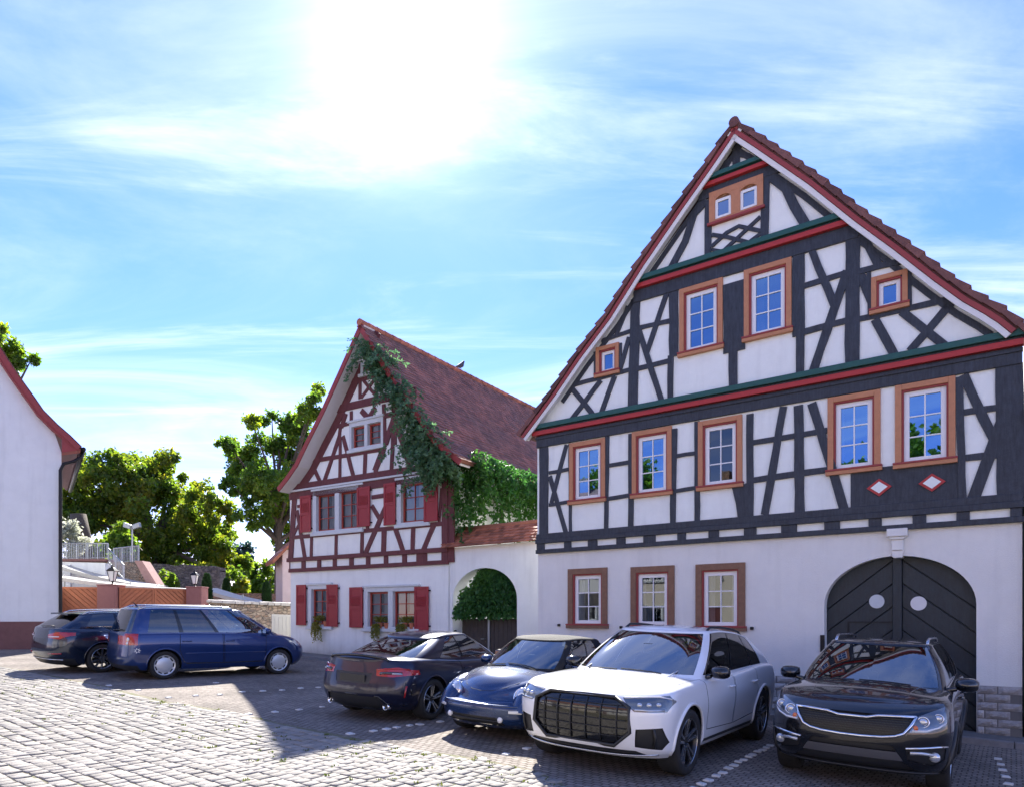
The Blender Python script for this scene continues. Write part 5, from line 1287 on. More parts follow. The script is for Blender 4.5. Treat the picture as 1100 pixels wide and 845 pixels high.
    def tz(s, x, y, off=0.): p, n = s.ray((x, y, 5), (0,0,-1)); return (p+n*off) if p else None
    def line(s, name, pts, fn, r, m, off=0., n=5, closed=False):
        P = [fn(*p, off) if len(p) == 2 else fn(*p) for p in pts]; P = [p for p in P if p]
        if closed and P: P.append(P[0])
        if len(P) > 1: return MB().tube(P, r, n).build(name, m, s.root, True)
    def arches(s, ax, Rw, Ra, trim=None, w=.9, tr=.016, zc=None):
        zc = zc or Rw; s.ax, s.Rw = ax, Rw
        for x in ax:
            poly = [(x+Ra*math.cos(t), zc+Ra*math.sin(t)) for t in [2*math.pi*k/36 for k in range(36)]]
            for fs in s.cut(poly, 'side'): bmesh.ops.delete(s.bm, geom=[f for f in fs if f.is_valid], context='FACES')
            for sg in (1, -1):
                pts = []
                for k in range(25):
                    t = math.pi*(1.06-1.12*k/24); p = s.sy(x+(Ra+.012)*math.cos(t), zc+(Ra+.012)*math.sin(t), sg, .0)
                    if p: pts.append(p)
                if len(pts) > 3: MB().tube(pts, tr, 6).build('wheel_arch', trim or s.pnt, s.root, True)
                y0 = w-.06; lm = MB(); n = 18
                vs = [(x+(Ra+.008)*math.cos(math.pi*k/n), sg*y, zc+(Ra+.008)*math.sin(math.pi*k/n)) for y in (y0, y0-.38) for k in range(n+1)]
                vs.append((x, sg*(y0-.38), zc)); c = len(vs)-1
                lm.add(vs, [(k, k+1, n+2+k, n+1+k) for k in range(n)]+[(n+1+k, n+2+k, c) for k in range(n)]); lm.build('wheel_liner', 'cabin', s.root)
    def doors(s, polys, handle_z=None, hm=None, hx=None):
        for k, pl in enumerate(polys):
            res = s.cut(pl, 'side'); cx_ = sum(p[0] for p in pl)/len(pl); cz_ = sum(p[1] for p in pl)/len(pl)
            inner = [(cx_+(x-cx_)*(1-.013/max(abs(x-cx_), .1)), cz_+(z-cz_)*(1-.010/max(abs(z-cz_), .1))) for x, z in pl]
            for fs, sg in zip(res, (1, -1)):
                fs = [f for f in fs if f.is_valid]
                if not fs: continue
                for f in fs: f[s.tag] = 50
                dfs = cookie(s.bm, fs, inner, (0, 2))
                ring = [f for f in s.bm.faces if f[s.tag] == 50 and f not in set(dfs)]
                d = s.part('door', dfs, s.pnt)
                s.part('door_gap', [f for f in ring if f.is_valid], 'cabin', off=-.012)
                if handle_z and d:
                    x = (hx[k] if hx else min(p[0] for p in pl)+.16); p = s.sy(x, handle_z, sg, .0)
                    if p:
                        o = MB().tube([p+Vector((-.10,0,0)), p+Vector((-.085,.030*sg,0)), p+Vector((0,.038*sg,.004)), p+Vector((.085,.030*sg,0)), p+Vector((.10,0,0))], [.010,.014,.015,.014,.010], 6).build('handle', hm or s.pnt, d, True)
    def wheels(s, R_, wd, w, rimf, rimm, hubm='alloy_dark', steer=0.):
        for x in s.ax:
            for sg in (1, -1):
                h = MB(); m = Matrix.Rotation(R(-90), 4, 'X'); r = R_
                h.lathe([(.001,-.02),(r*.42,-.02),(r*.42,.0),(r*.2,.0),(r*.2,.03),(.001,.03)], 20, m)
                o = h.build('wheel', hubm, s.root, True, auto=40); o.location = (x, sg*(w-wd/2), R_); o.rotation_euler = (0, 0, (0 if sg > 0 else math.pi)+(steer if x > 0 else 0))
                t = MB(); a, b = wd/2, r*.70
                t.lathe([(b,-a*.8),(b+.02,-a*.95),(r*.86,-a),(r*.955,-a*.94),(r*.99,-a*.78),(r,-a*.5),(r,a*.5),(r*.99,a*.78),(r*.955,a*.94),(r*.86,a),(b+.02,a*.95),(b,a*.8)], 40, m)
                t.build('tyre', 'tyre', o, True, auto=50)
                rimf(o, r*.71, a*.88, rimm)
    def finish(s, floor_z=.26, inner=True, seats=((.1,.38),(-.85,.38)), dash=None, wid=.78, x0=-1.9, x1=1.9):
        bmesh.ops.remove_doubles(s.bm, verts=s.bm.verts[:], dist=.0004)
        me = bpy.data.meshes.new('body'); s.bm.to_mesh(me); s.bm.free(); autosmooth(me, 38); me.materials.append(MATS[s.pnt]); o = bpy.data.objects.new('body', me); COL.objects.link(o); o.parent = s.root
        fl = MB(); fl.box(x0, x1, -wid+.12, wid-.12, floor_z-.02, floor_z+.1); fl.build('underbody', 'cabin', s.root)
        if inner:
            xm = s.green[0][1]
            c = MB(); c.box(xm-.75, xm-.12, -wid+.06, wid-.06, .55, s.gr[0][0].z-.03); c.build('dashboard', 'cabin', s.root, bevel=.06)
            for x, y in seats:
                for sg in (1, -1):
                    b = MB(); b.obox((x-.12, y*sg, .82), (.06,0,.012), (0,.23,0), (-.09,0,.30)); b.obox((x+.18, y*sg, .52), (.27,0,.03), (0,.24,0), (0,0,.07)); b.obox((x-.25, y*sg, 1.18), (.05,0,0), (0,.12,0), (-.02,0,.085)); b.build('seat', 'cabin_grey', s.root, bevel=.04)
            sw = MB(); sw.lathe([(.18,-.012),(.19,0),(.18,.012),(.17,0)], 20, Matrix.Translation((xm-.85, .37, .93)) @ Matrix.Rotation(R(-65), 4, 'Y'), close=True); sw.build('steering_wheel', 'cabin', s.root, True)
    def mirror(s, x, y, z, m, sz=1., gl=False):
        for sg in (1, -1):
            b = MB(); b.tube([(x+.04,sg*(y-.13),z-.05),(x+.05,sg*(y-.02),z-.02)], [.03*sz,.025*sz], 8)
            c = Vector((x, sg*(y+.07*sz), z+.03)); rows = []
            for t, rr, dxx in ((-.075,.35,.0),(-.07,.9,.005),(-.03,1.,.02),(.03,.92,.03),(.075,.6,.03),(.095,.15,.03)):
                rows.append([(c.x+t*sz, c.y+.115*sz*rr*math.copysign(abs(math.cos(a))**.75, math.cos(a)), c.z+.078*sz*rr*math.copysign(abs(math.sin(a))**.75, math.sin(a))) for a in [2*math.pi*k/16 for k in range(16)]])
            o0 = len(b.v); b.add([p for r in rows for p in r], [(j*16+k, j*16+(k+1) % 16, (j+1)*16+(k+1) % 16, (j+1)*16+k) for j in range(5) for k in range(16)]+[tuple(range(15,-1,-1)), tuple(80+k for k in range(16))])
            o = b.build('mirror', m, s.root, True, auto=60)
            g = MB(); g.add([(c.x-.079*sz, c.y+yy*.095*sz, c.z+zz*.06*sz) for yy, zz in ((-1,-.8),(1,-.8),(1,.9),(-1,.9))], [(0,1,2,3)]); g.build('mirror_glass', 'chrome', o)
    def rails(s, x0, x1, y, z, m, lift=.035):
        for sg in (1, -1):
            P = []
            for k in range(13):
                x = x0+(x1-x0)*k/12; p = s.tz(x, y*sg)
                if p: P.append(p+Vector((0,0,lift if 0 < k < 12 else -.005)))
            MB().tube(P, .018, 6).build('roof_rail', m, s.root, True)
    def wipers(s, n=2):
        for k, (ya, yb) in enumerate(((.45,-.1),(-.15,-.6))):
            xf = s.green[0][1]; P = []
            for q in range(8):
                y = ya+(yb-ya)*q/7; x = xf-.03-.02*q/7-.1*y*y; p = s.tz(x-.05, y, .012)
                if p: P.append(p)
            if len(P) > 2: MB().tube(P, .009, 5).build('wiper', 'satin_black', s.root)
def rim_spokes(n, w0, w1, double=0., face=None, ring=True):
    def f(o, r, a, m):
        mb = MB(); M90 = Matrix.Rotation(R(-90), 4, 'X')
        mb.lathe([(r,-a),(r*.94,-a*.9),(r*.93,a*.55),(r*.96,a*.9),(r*1.0,a),(r*1.015,a*.98)], 40, M90)
        mb.lathe([(.001,a*.62),(r*.20,a*.62),(r*.22,a*.5),(r*.22,a*.1)], 20, M90)
        for k in range(n):
            for dlt in ((-double, double) if double else (0,)):
                an = 2*math.pi*k/n+math.pi/2; ca, sa = math.cos(an), math.sin(an); tx = (-sa, ca)
                p0 = (r*.16*ca+dlt*.35*r*tx[0], r*.16*sa+dlt*.35*r*tx[1]); p1 = (r*.95*ca+dlt*r*tx[0], r*.95*sa+dlt*r*tx[1])
                d = Vector((p1[0]-p0[0], p1[1]-p0[1])).normalized(); nn = Vector((-d.y, d.x))
                q = [(p0[0]+nn.x*w0, p0[1]+nn.y*w0), (p0[0]-nn.x*w0, p0[1]-nn.y*w0), (p1[0]-nn.x*w1, p1[1]-nn.y*w1), (p1[0]+nn.x*w1, p1[1]+nn.y*w1)]
                y0, y1 = a*.62, a*.86; yb = a*.30
                vs = [(q[0][0],y0,q[0][1]),(q[1][0],y0,q[1][1]),(q[2][0],y1,q[2][1]),(q[3][0],y1,q[3][1]),(q[0][0],yb,q[0][1]),(q[1][0],yb,q[1][1]),(q[2][0],yb,q[2][1]),(q[3][0],yb,q[3][1])]
                mb.add(vs, [(0,3,2,1),(4,5,6,7),(0,1,5,4),(1,2,6,5),(2,3,7,6),(3,0,4,7)])
        mb.build('rim', m, o, True, auto=35)
        if face:
            e = MB(); e.lathe([(r*.985,a*.93),(r*1.0,a*1.03),(r*1.015,a*1.0)], 40, M90)
            for k in range(n):
                an = 2*math.pi*k/n+math.pi/2; ca, sa = math.cos(an), math.sin(an)
                for dlt in ((-double, double) if double else (0,)):
                    tx = (-sa, ca); p0 = (r*.2*ca+dlt*.4*r*tx[0], r*.2*sa+dlt*.4*r*tx[1]); p1 = (r*.95*ca+dlt*r*tx[0], r*.95*sa+dlt*r*tx[1])
                    e.tube([(p0[0], a*.65, p0[1]), (p1[0], a*.87, p1[1])], w1*.55, 4)
            e.build('spoke_face', face, o)
    return f
def rim_cap(n):
    def f(o, r, a, m):
        mb = MB(); M90 = Matrix.Rotation(R(-90), 4, 'X')
        mb.lathe([(.001,a*1.0),(r*.2,a*1.0),(r*.45,a*.95),(r*.70,a*.86),(r*.78,a*.80)], 40, M90); mb.lathe([(r*.90,a*.82),(r*1.0,a*.98),(r*1.04,a*.9)], 40, M90)
        for k in range(n):
            an = 2*math.pi*k/n; ca, sa = math.cos(an), math.sin(an); w = r*.10
            mb.add([(q_*ca+g_*w*sa, a*h_, q_*sa-g_*w*ca) for q_, g_, h_ in ((r*.74,1,.83),(r*.74,-1,.83),(r*.93,-1,.86),(r*.93,1,.86))], [(0,1,2,3)])
        mb.build('rim', m, o, True, auto=35)
        d = MB(); d.lathe([(.001,a*.5),(r,a*.5)], 24, M90); d.build('rim_back', 'cabin', o)
    return f
def W_(*rs):
    """glass columns: ('windshield',...), side windows given as shares of the side"""
    return rs
FQ = lambda t: int(round(NF*t)); SQ = lambda t: NF+int(round(NS*t)); RQ = lambda t: NF+NS+int(round(NR*t))
MNT = Vector((-.5873, -.8094))      # towards the square
def addz(pts, d): return pts+d if isinstance(pts, (int, float)) else [(x, z+d) for x, z in pts]
# ---- white SUV -----------------------------------------------------
def car_pos(x, y): return (x, y, G(x, y)+.002)
c = Car('white_suv', car_pos(2.17, 10.05), (-.577, -.817), 'large white SUV with dark grille and black wheels parked beside the black one', 'paint_white', 1.03)
F_ = (.50, 2.5); B_ = (.55, 2.7)
sh = [(-2.5,1.08),(-1.6,1.10),(-.8,1.06),(0,1.03),(1.0,1.03),(1.8,1.0),(2.3,.95)]
c.shell([(.26,2.25,-2.40,.91,*F_,*B_), (.36,2.36,-2.50,.96,*F_,*B_), (.55,2.42,-2.54,.978,*F_,*B_), (.76,2.425,-2.55,.9975,*F_,*B_), ([(-2.5,.99),(0,.91),(1.5,.90),(2.4,.87)],2.39,-2.53,.985,*F_,*B_), (sh,2.31,-2.49,.955,*F_,*B_), (addz(sh,.035),2.22,-2.44,.885,*F_,*B_)],
        [(-2.4,.02),(-1,.03),(.9,.055),(1.6,.055),(2.2,.025)],
        (([(-2.3,1.12),(-1.0,1.09),(.2,1.06),(1.15,1.07)],1.24,-2.42,.885,.42,2.3,.40,2.5), ([(-2.0,1.42),(-1.6,1.51),(-1.0,1.59),(-.3,1.62),(.3,1.595)],.28,-2.02,.665,.30,2.3,.30,2.5), ([(-2.0,1.45),(-1.6,1.54),(-1.0,1.625),(-.3,1.655),(.3,1.63)],.20,-1.95,.58,.3,2.3,.30,2.5), .035), .045,
        [('windshield',0,FQ(.68),'car_glass'), ('side_window',FQ(.88),SQ(.34),'car_glass_dark'), ('side_window',SQ(.365),SQ(.69),'car_glass_dark'), ('side_window',SQ(.70),SQ(.88),'car_glass_dark'), ('rear_window',RQ(.42),NF+NS+NR,'car_glass_dark')])
c.arches((1.4975,-1.4975), .385, .435, None, .985, .022)
c.doors([[(.93,.46),(-.08,.42),(-.12,1.3),(1.02,1.3)], [(-.10,.42),(-1.00,.46),(-1.16,.78),(-1.14,1.3),(-.14,1.3)]], .93, 'paint_white')
gr_ = [(.42,.925),(.60,.83),(.62,.56),(.44,.395),(-.44,.395),(-.62,.56),(-.60,.83),(-.42,.925)]
c.patch('grille', gr_, 'front', 'gloss_black', False, dx=-.03)
for k in range(1): c.line('grille_frame', gr_, c.fx, .022, 'satin_black', 0., 6, True)
for y in (-.47,-.28,-.095,.095,.28,.47):
    t = .91 if abs(y) < .42 else .86; b = .42 if abs(y) < .44 else .46; c.line('grille_bar', [(y, b+(t-b)*k/6) for k in range(7)], c.fx, .008, 'satin_black', -.014)
for z in (.50,.59,.68,.77,.85): c.line('grille_slat', [(-.58+1.16*k/14, z) for k in range(15)], c.fx, .005, 'satin_black', -.016)
c.patch('headlight', [(.60,.83),(.46,.925),(.93,.965),(.985,.90),(.95,.79),(.64,.79)], 'front', 'lamp_smoke', True, lim=1.2)
for sg in (1,-1):
    c.line('light_strip', [(sg*y, z) for y, z in ((.52,.925),(.70,.94),(.86,.95),(.955,.925))], c.fx, .010, 'lamp_white', .004)
    for y, z in ((.70,.865),(.79,.868),(.875,.872)):
        p = c.fx(sg*y, z, -.006);
        if p: MB().blob(p, (.03,.032,.026), 12, 8).build('lens', 'lamp_clear', c.root, True)
    c.line('light_strip', [(sg*y, z) for y, z in ((.66,.81),(.80,.808),(.93,.812))], c.fx, .012, 'lamp_clear', .003)
c.patch('air_intake', [(.66,.40),(.68,.60),(.92,.625),(.955,.46),(.90,.375)], 'front', 'satin_black', True, dx=-.03, lim=1.2)
for sg in (1,-1): c.line('intake_blade', [(sg*.84,.40),(sg*.86,.50),(sg*.85,.61)], c.fx, .016, 'satin_black', .0)
c.patch('lower_intake', [(-.80,.29),(.80,.29),(.66,.355),(-.66,.355)], 'front', 'satin_black', False, dx=-.02)
c.line('bumper_lip', [(-.95+1.9*k/20, .285+.05*abs(-.95+1.9*k/20)**3) for k in range(21)], c.fx, .012, 'alloy', .004)
c.patch('sill_trim', [(1.00,.31),(-1.0,.31),(-1.0,.355),(1.00,.355)], 'side', 'satin_black')
for sg in (1,-1):
    c.line('hood_crease', [(x, sg*(.50+.12*(2.1-x)/1.2)) for x in (2.15,1.9,1.6,1.3,1.0)], c.tz, .012, 'paint_white', -.006); c.line('hood_seam', [(x, sg*y) for x, y in ((2.26,.62),(2.0,.82),(1.6,.86),(1.2,.868),(.95,.872))], c.tz, .006, 'cabin', -.003)
c.wheels(.385, .28, .985, rim_spokes(5,.020,.034,.17,'alloy'), 'alloy_dark', steer=0.)
c.mirror(.72, .97, 1.12, 'gloss_black', 1.05); c.rails(.0, -1.5, .60, 1.6, 'satin_black'); c.wipers()
p = c.tz(.55,.0,-.03); MB().obox(p+Vector((-.02,0,-.03)), (.05,0,0), (0,.07,0), (0,0,.05)).build('rain_sensor', 'cabin', c.root, bevel=.01)
for y, m_ in ((.40,'sticker_pink'), (.50,'sticker_yellow')):
    p, n = c.ray((.48+1.5, y, 1.50+.0), (-1,0,0))
    if p: MB().obox(p-n*.012, (.0,.045,0), n.cross(Vector((0,1,0)))*.03, n*.001).build('sticker', m_, c.root)
c.finish(.28, x0=-2.2, x1=2.1)
# ---- black SUV -----------------------------------------------------
c = Car('black_suv', car_pos(5.03, 9.50), (-.575, -.818), 'black compact SUV with chrome rimmed mesh grille parked before the big arched gate', 'paint_black', 1.02)
F_ = (.62, 2.7); B_ = (.6, 2.8)
sh = [(-2.2,1.10),(-1.2,1.09),(0,1.05),(.95,1.04),(1.6,1.01),(2.1,.92)]
c.shell([(.24,2.02,-2.08,.85,*F_,*B_), (.34,2.13,-2.18,.90,*F_,*B_), (.50,2.19,-2.22,.915,*F_,*B_), (.70,2.20,-2.24,.9275,*F_,*B_), ([(-2.2,.95),(0,.88),(1.4,.88),(2.2,.82)],2.16,-2.22,.915,*F_,*B_), (sh,2.05,-2.19,.885,*F_,*B_), (addz(sh,.04),1.93,-2.14,.80,*F_,*B_)],
        [(-2.1,.02),(.9,.06),(1.5,.06),(1.95,.03)],
        (([(-2.1,1.14),(-1,1.10),(0,1.07),(1.1,1.07)],1.17,-2.12,.81,.38,2.3,.35,2.5), ([(-1.8,1.52),(-1.,1.575),(-.2,1.58),(.4,1.555)],.36,-1.78,.60,.26,2.3,.25,2.6), ([(-1.8,1.545),(-1.,1.605),(-.2,1.61),(.4,1.585)],.28,-1.70,.53,.26,2.3,.25,2.6), .035), .03,
        [('windshield',0,FQ(.70),'car_glass'), ('side_window',FQ(.88),SQ(.34),'car_glass'), ('side_window',SQ(.365),SQ(.70),'car_glass_dark'), ('side_window',SQ(.73),SQ(.93),'car_glass_dark'), ('rear_window',RQ(.42),NF+NS+NR,'car_glass_dark')])
c.arches((1.32,-1.32), .35, .405, 'satin_black', .915, .03)
c.doors([[(.80,.44),(-.10,.40),(-.14,1.3),(.88,1.3)], [(-.12,.40),(-.90,.44),(-1.05,.76),(-1.04,1.3),(-.16,1.3)]], .93, 'paint_black')
gp2 = [(.60,.875),(.50,.70),(.30,.645),(-.30,.645),(-.50,.70),(-.60,.875),(-.25,.855),(.25,.855)]
gpc = [(.60,.875),(.50,.70),(.30,.645),(-.30,.645),(-.50,.70),(-.60,.875)]
c.patch('grille', gpc, 'front', 'satin_black', False, dx=-.03)
ring = [(.60,.875),(.56,.79),(.50,.70),(.42,.665),(.30,.645),(.1,.635),(-.1,.635),(-.30,.645),(-.42,.665),(-.50,.70),(-.56,.79),(-.60,.875),(-.45,.870),(-.25,.86),(-.14,.835),(.14,.835),(.25,.86),(.45,.870)]
c.line('grille_frame', ring, c.fx, .017, 'chrome', .0, 6, True)
mm = MB()
for j in range(8):
    for i in range(34):
        y = -.56+i*.034+(j % 2)*.017; z = .665+j*.026
        if abs(y) < .50-(.72-z)*.9*(z < .72)+(z-.70)*.45: 
            p = c.fx(y, z, -.012)
            if p: mm.obox(p, (.004,0,0), (0,.012,0), (0,0,.0045))
tag(mm.build('grille_mesh', 'alloy_dark', c.root), kind='stuff')
c.patch('headlight', [(.55,.72),(.62,.885),(.84,.985),(.895,.93),(.86,.80),(.70,.725)], 'front', 'lamp_smoke', True, lim=.9)
for sg in (1,-1):
    for y, z, r in ((.665,.83,.058),(.795,.868,.05)):
        p = c.fx(sg*y, z, -.004)
        if p:
            mx = Matrix.Translation(p) @ Matrix.Rotation(R(75), 4, 'Y') @ Matrix.Rotation(0, 4, 'Z')
            MB().lathe([(r*1.05,-.01),(r*1.05,.008),(r*.9,.014),(r*.8,.0),(r*.78,-.02)], 20, mx).build('lamp_ring', 'chrome', c.root, True); MB().blob(p, (.022,r*.75,r*.75), 14, 8).build('lens', 'lamp_clear', c.root, True)
    c.line('light_strip', [(sg*y, z) for y, z in ((.57,.735),(.70,.742),(.80,.778),(.855,.825))], c.fx, .011, 'lamp_white', .004)
    p = c.fx(sg*.60, .765, .0); MB().blob(p, (.012,.028,.03), 10, 6).build('indicator', 'lamp_amber', c.root, True)
    c.line('fog_trim', [(sg*y, z) for y, z in ((.52,.545),(.66,.56),(.80,.575),(.875,.572))], c.fx, .014, 'chrome', .006)
c.patch('fog_lamp_recess', [(.54,.42),(.52,.535),(.87,.56),(.86,.43),(.76,.37)], 'front', 'satin_black', True, dx=-.02, lim=.9)
for sg in (1,-1):
    c.line('fog_light', [(sg*y, z) for y, z in ((.56,.50),(.66,.505),(.76,.49))], c.fx, .022, 'lamp_clear', .0)
    p = c.fx(sg*.775, .465, .0); MB().blob(p, (.03,.055,.055), 12, 8).build('fog_lamp', 'lamp_clear', c.root, True)
c.patch('upper_intake', [(-.44,.505),(.44,.505),(.40,.56),(-.40,.56)], 'front', 'satin_black', False, dx=-.03)
c.patch('bumper_reflection', [(-.50,.405),(.50,.405),(.44,.50),(-.44,.50)], 'front', 'reflection_grey', False, off=.004); c.patch('lower_intake', [(-.62,.30),(.62,.30),(.48,.40),(-.48,.40)], 'front', 'satin_black', False, dx=-.02)  # grey band between the intakes: the bumper's reflection painted in as colour
c.patch('bumper_cladding', [(-1,.0),(1,.0),(.9,.295),(-.9,.295)], 'front', 'satin_black', False)
c.line('skid_lip', [(-.80+1.6*k/20, .275) for k in range(21)], c.fx, .014, 'satin_black', .006)
c.patch('sill_cladding', [(.92,.0),(-.92,.0),(-.92,.40),(.92,.40)], 'side', 'satin_black', off=.004)
for sg in (1,-1): c.line('hood_seam', [(x, sg*y) for x, y in ((1.95,.56),(1.8,.70),(1.5,.765),(1.1,.775))], c.tz, .006, 'cabin', -.003); c.line('hood_crease', [(x, sg*(.46+.10*(1.9-x))) for x in (1.9,1.7,1.5,1.3,1.1)], c.tz, .012, 'paint_black', -.006)
c.wheels(.35, .235, .905, rim_spokes(5,.035,.05), 'alloy')
c.mirror(.70, .92, 1.12, 'paint_black', 1.1); c.rails(.15, -1.55, .54, 1.6, 'alloy', .05); c.wipers(); c.finish(.26, x0=-1.9, x1=1.8, wid=.74)
# ---- blue rounded cabriolet -----------------------------------------
c = Car('blue_beetle_car', car_pos(.62, 11.55), (-.59, -.807), 'small rounded blue car with round headlights and black soft top', 'paint_navy', 1.0)
c.root.name = 'rounded_blue_car'
F_ = (.95, 2.15); B_ = (.95, 2.2)
sh = [(-2.0,.80),(-1.3,.92),(-.5,.94),(.6,.94),(1.0,.92),(1.4,.85),(1.8,.72),(1.95,.62)]
c.shell([(.20,1.90,-1.90,.80,.62,2.4,.62,2.4), (.28,2.02,-2.02,.845,.62,2.5,.62,2.5), (.42,2.06,-2.06,.86,.64,2.5,.64,2.5), (.53,2.05,-2.05,.855,.66,2.5,.66,2.5), ([(-2,.58),(0,.62),(1.2,.60),(2,.56)],1.97,-1.98,.80,.85,2.2,.85,2.2), ([(-2,.70),(0,.76),(1.2,.73),(2,.60)],1.93,-1.95,.78,*F_,*B_), (sh,1.90,-1.92,.755,*F_,*B_), (addz(sh,.04),1.82,-1.85,.67,*F_,*B_)],
        [(-1.8,.10),(-1,.06),(.8,.04),(1.2,.08),(1.6,.12),(1.85,.10)],
        (([(-1.5,.97),(0,.97),(1.0,.98)],1.16,-1.50,.70,.45,2.2,.7,2.1), ([(-1.0,1.32),(-.5,1.41),(0,1.43),(.5,1.40)],.52,-1.00,.545,.32,2.2,.5,2.2), ([(-1.0,1.36),(-.5,1.45),(0,1.465),(.5,1.43)],.44,-.92,.46,.32,2.2,.5,2.2), .05), .035,
        [('windshield',0,FQ(.72),'car_glass'), ('side_window',FQ(.9),SQ(.42),'car_glass'), ('side_window',SQ(.46),SQ(.80),'car_glass'), ('rear_window',RQ(.55),NF+NS+NR,'car_glass')], roof_mat='softtop')
for sg in (1,-1):
    for x, rr in ((1.255,.60),(-1.255,.60)):
        m_ = MB(); n, k = 28, 10; vs = []; fs = []
        for i in range(n+1):
            a = math.pi*(.07+.86*i/n)
            for j in range(k+1):
                t = math.pi*(-.5+j/k)*1.0; r = .36+.20*max(0, math.cos(t))**.75 ; y = .66+.20*math.sin(t)
                vs.append((x+r*1.10*math.cos(a)*(1.08 if (math.cos(a) > 0) == (x > 0) else 1.), sg*y, .34+r*.98*math.sin(a)))
        for i in range(n):
            for j in range(k): fs.append((i*(k+1)+j, i*(k+1)+j+1, (i+1)*(k+1)+j+1, (i+1)*(k+1)+j) if sg < 0 else (i*(k+1)+j, (i+1)*(k+1)+j, (i+1)*(k+1)+j+1, i*(k+1)+j+1))
        m_.add(vs, fs); m_.build('fender', 'paint_navy', c.root, True)
c.arches((1.255,-1.255), .32, .36, None, .82, .01)
c.doors([[(.72,.36),(-.45,.36),(-.48,1.2),(.74,1.2)]], .80, 'paint_navy')
c.line('hood_seam', [(x, y) for x, y in ((1.05,.60),(1.35,.56),(1.6,.48),(1.75,.36),(1.84,.18),(1.86,0),(1.84,-.18),(1.75,-.36),(1.6,-.48),(1.35,-.56),(1.05,-.60))], c.tz, .007, 'cabin', -.002)
for sg in (1,-1):
    p = Vector((1.70, sg*.63, .66)); d = Vector((.86, sg*.22, .30)).normalized(); mx = Matrix.Translation(p) @ d.to_track_quat('Z','Y').to_matrix().to_4x4()
    h = MB().lathe([(.135,-.10),(.14,.0),(.128,.018),(.118,.012)], 28, mx).build('headlight', 'chrome', c.root, True); MB().lathe([(.118,.012),(.10,.032),(.06,.046),(.001,.052)], 28, mx).build('lens', 'lamp_clear', h, True); MB().lathe([(.055,.05),(.05,.057),(.001,.060)], 20, mx).build('projector', 'lamp_white', h, True)
    q = c.fx(sg*.66, .46, .004)
    if q: MB().obox(q, (.01,0,0), (-.045,.085*sg,0), (0,0,.022)).build('indicator', 'lamp_white', c.root, bevel=.012)
    q = c.fx(sg*.46, .34, .0); MB().blob(q, (.03,.045,.045), 14, 8).build('fog_lamp', 'lamp_white', c.root, True)
c.line('bumper_crease', [(-.75+1.5*k/24, .535) for k in range(25)], c.fx, .022, 'paint_navy', -.004)
c.patch('lower_intake', [(-.52,.26),(.52,.26),(.46,.37),(-.46,.37)], 'front', 'satin_black', False, dx=-.02)
c.line('intake_slat', [(-.48+.96*k/16, .315) for k in range(17)], c.fx, .010, 'satin_black', .0)
c.wheels(.32, .21, .835, rim_spokes(6,.03,.045), 'alloy'); c.mirror(.62, .82, 1.02, 'paint_navy', .95); c.wipers(); c.finish(.22, x0=-1.6, x1=1.6, wid=.66, seats=((.05,.34),(-.7,.3)))
# ---- dark coupe seen from behind -------------------------------------
c = Car('dark_coupe', car_pos(-1.42, 13.22), (.50, .866), 'dark violet blue coupe seen from behind with L shaped red tail lights', 'paint_plum', 1.03)
F_ = (.75, 2.6); B_ = (.62, 2.8)
sh = [(-2.3,.96),(-1.8,.96),(-1.3,.95),(-.4,.90),(.9,.88),(1.6,.82),(2.1,.70)]
c.shell([(.20,2.06,-2.16,.80,*F_,*B_), (.30,2.18,-2.28,.86,*F_,*B_), (.46,2.22,-2.34,.90,*F_,*B_), (.62,2.22,-2.32,.918,*F_,*B_), ([(-2.3,.82),(-1.3,.80),(1.4,.74),(2.2,.66)],2.18,-2.27,.91,*F_,*B_), (sh,2.06,-2.24,.86,*F_,*B_), (addz(sh,.035),1.96,-2.25,.78,*F_,*B_)],
        [(-2.2,.045),(-1.6,.06),(1.0,.06),(1.9,.03)],
        (([(-1.9,.99),(-.8,.95),(.4,.92),(.95,.94)],1.05,-1.92,.78,.42,2.3,.55,2.4), ([(-1.1,1.255),(-.5,1.33),(0,1.34),(.3,1.315)],.22,-1.05,.56,.28,2.3,.32,2.4), ([(-1.1,1.28),(-.5,1.36),(0,1.37),(.3,1.34)],.15,-.98,.49,.28,2.3,.32,2.4), .035), .025,
        [('windshield',0,FQ(.70),'car_glass'), ('side_window',FQ(.9),SQ(.50),'car_glass'), ('side_window',SQ(.53),SQ(.86),'car_glass'), ('rear_window',RQ(.36),NF+NS+NR,'car_glass')])
c.arches((1.37,-1.37), .335, .375, None, .905, .014)
c.doors([[(.85,.36),(-.50,.36),(-.66,1.2),(.80,1.2)]], .80, 'paint_plum', hx=[-.42])
c.patch('tail_light', [(.45,.745),(.43,.845),(.74,.885),(.90,.835),(.915,.765),(.70,.735)], 'rear', 'lamp_red', True, off=.004, lim=1.2)
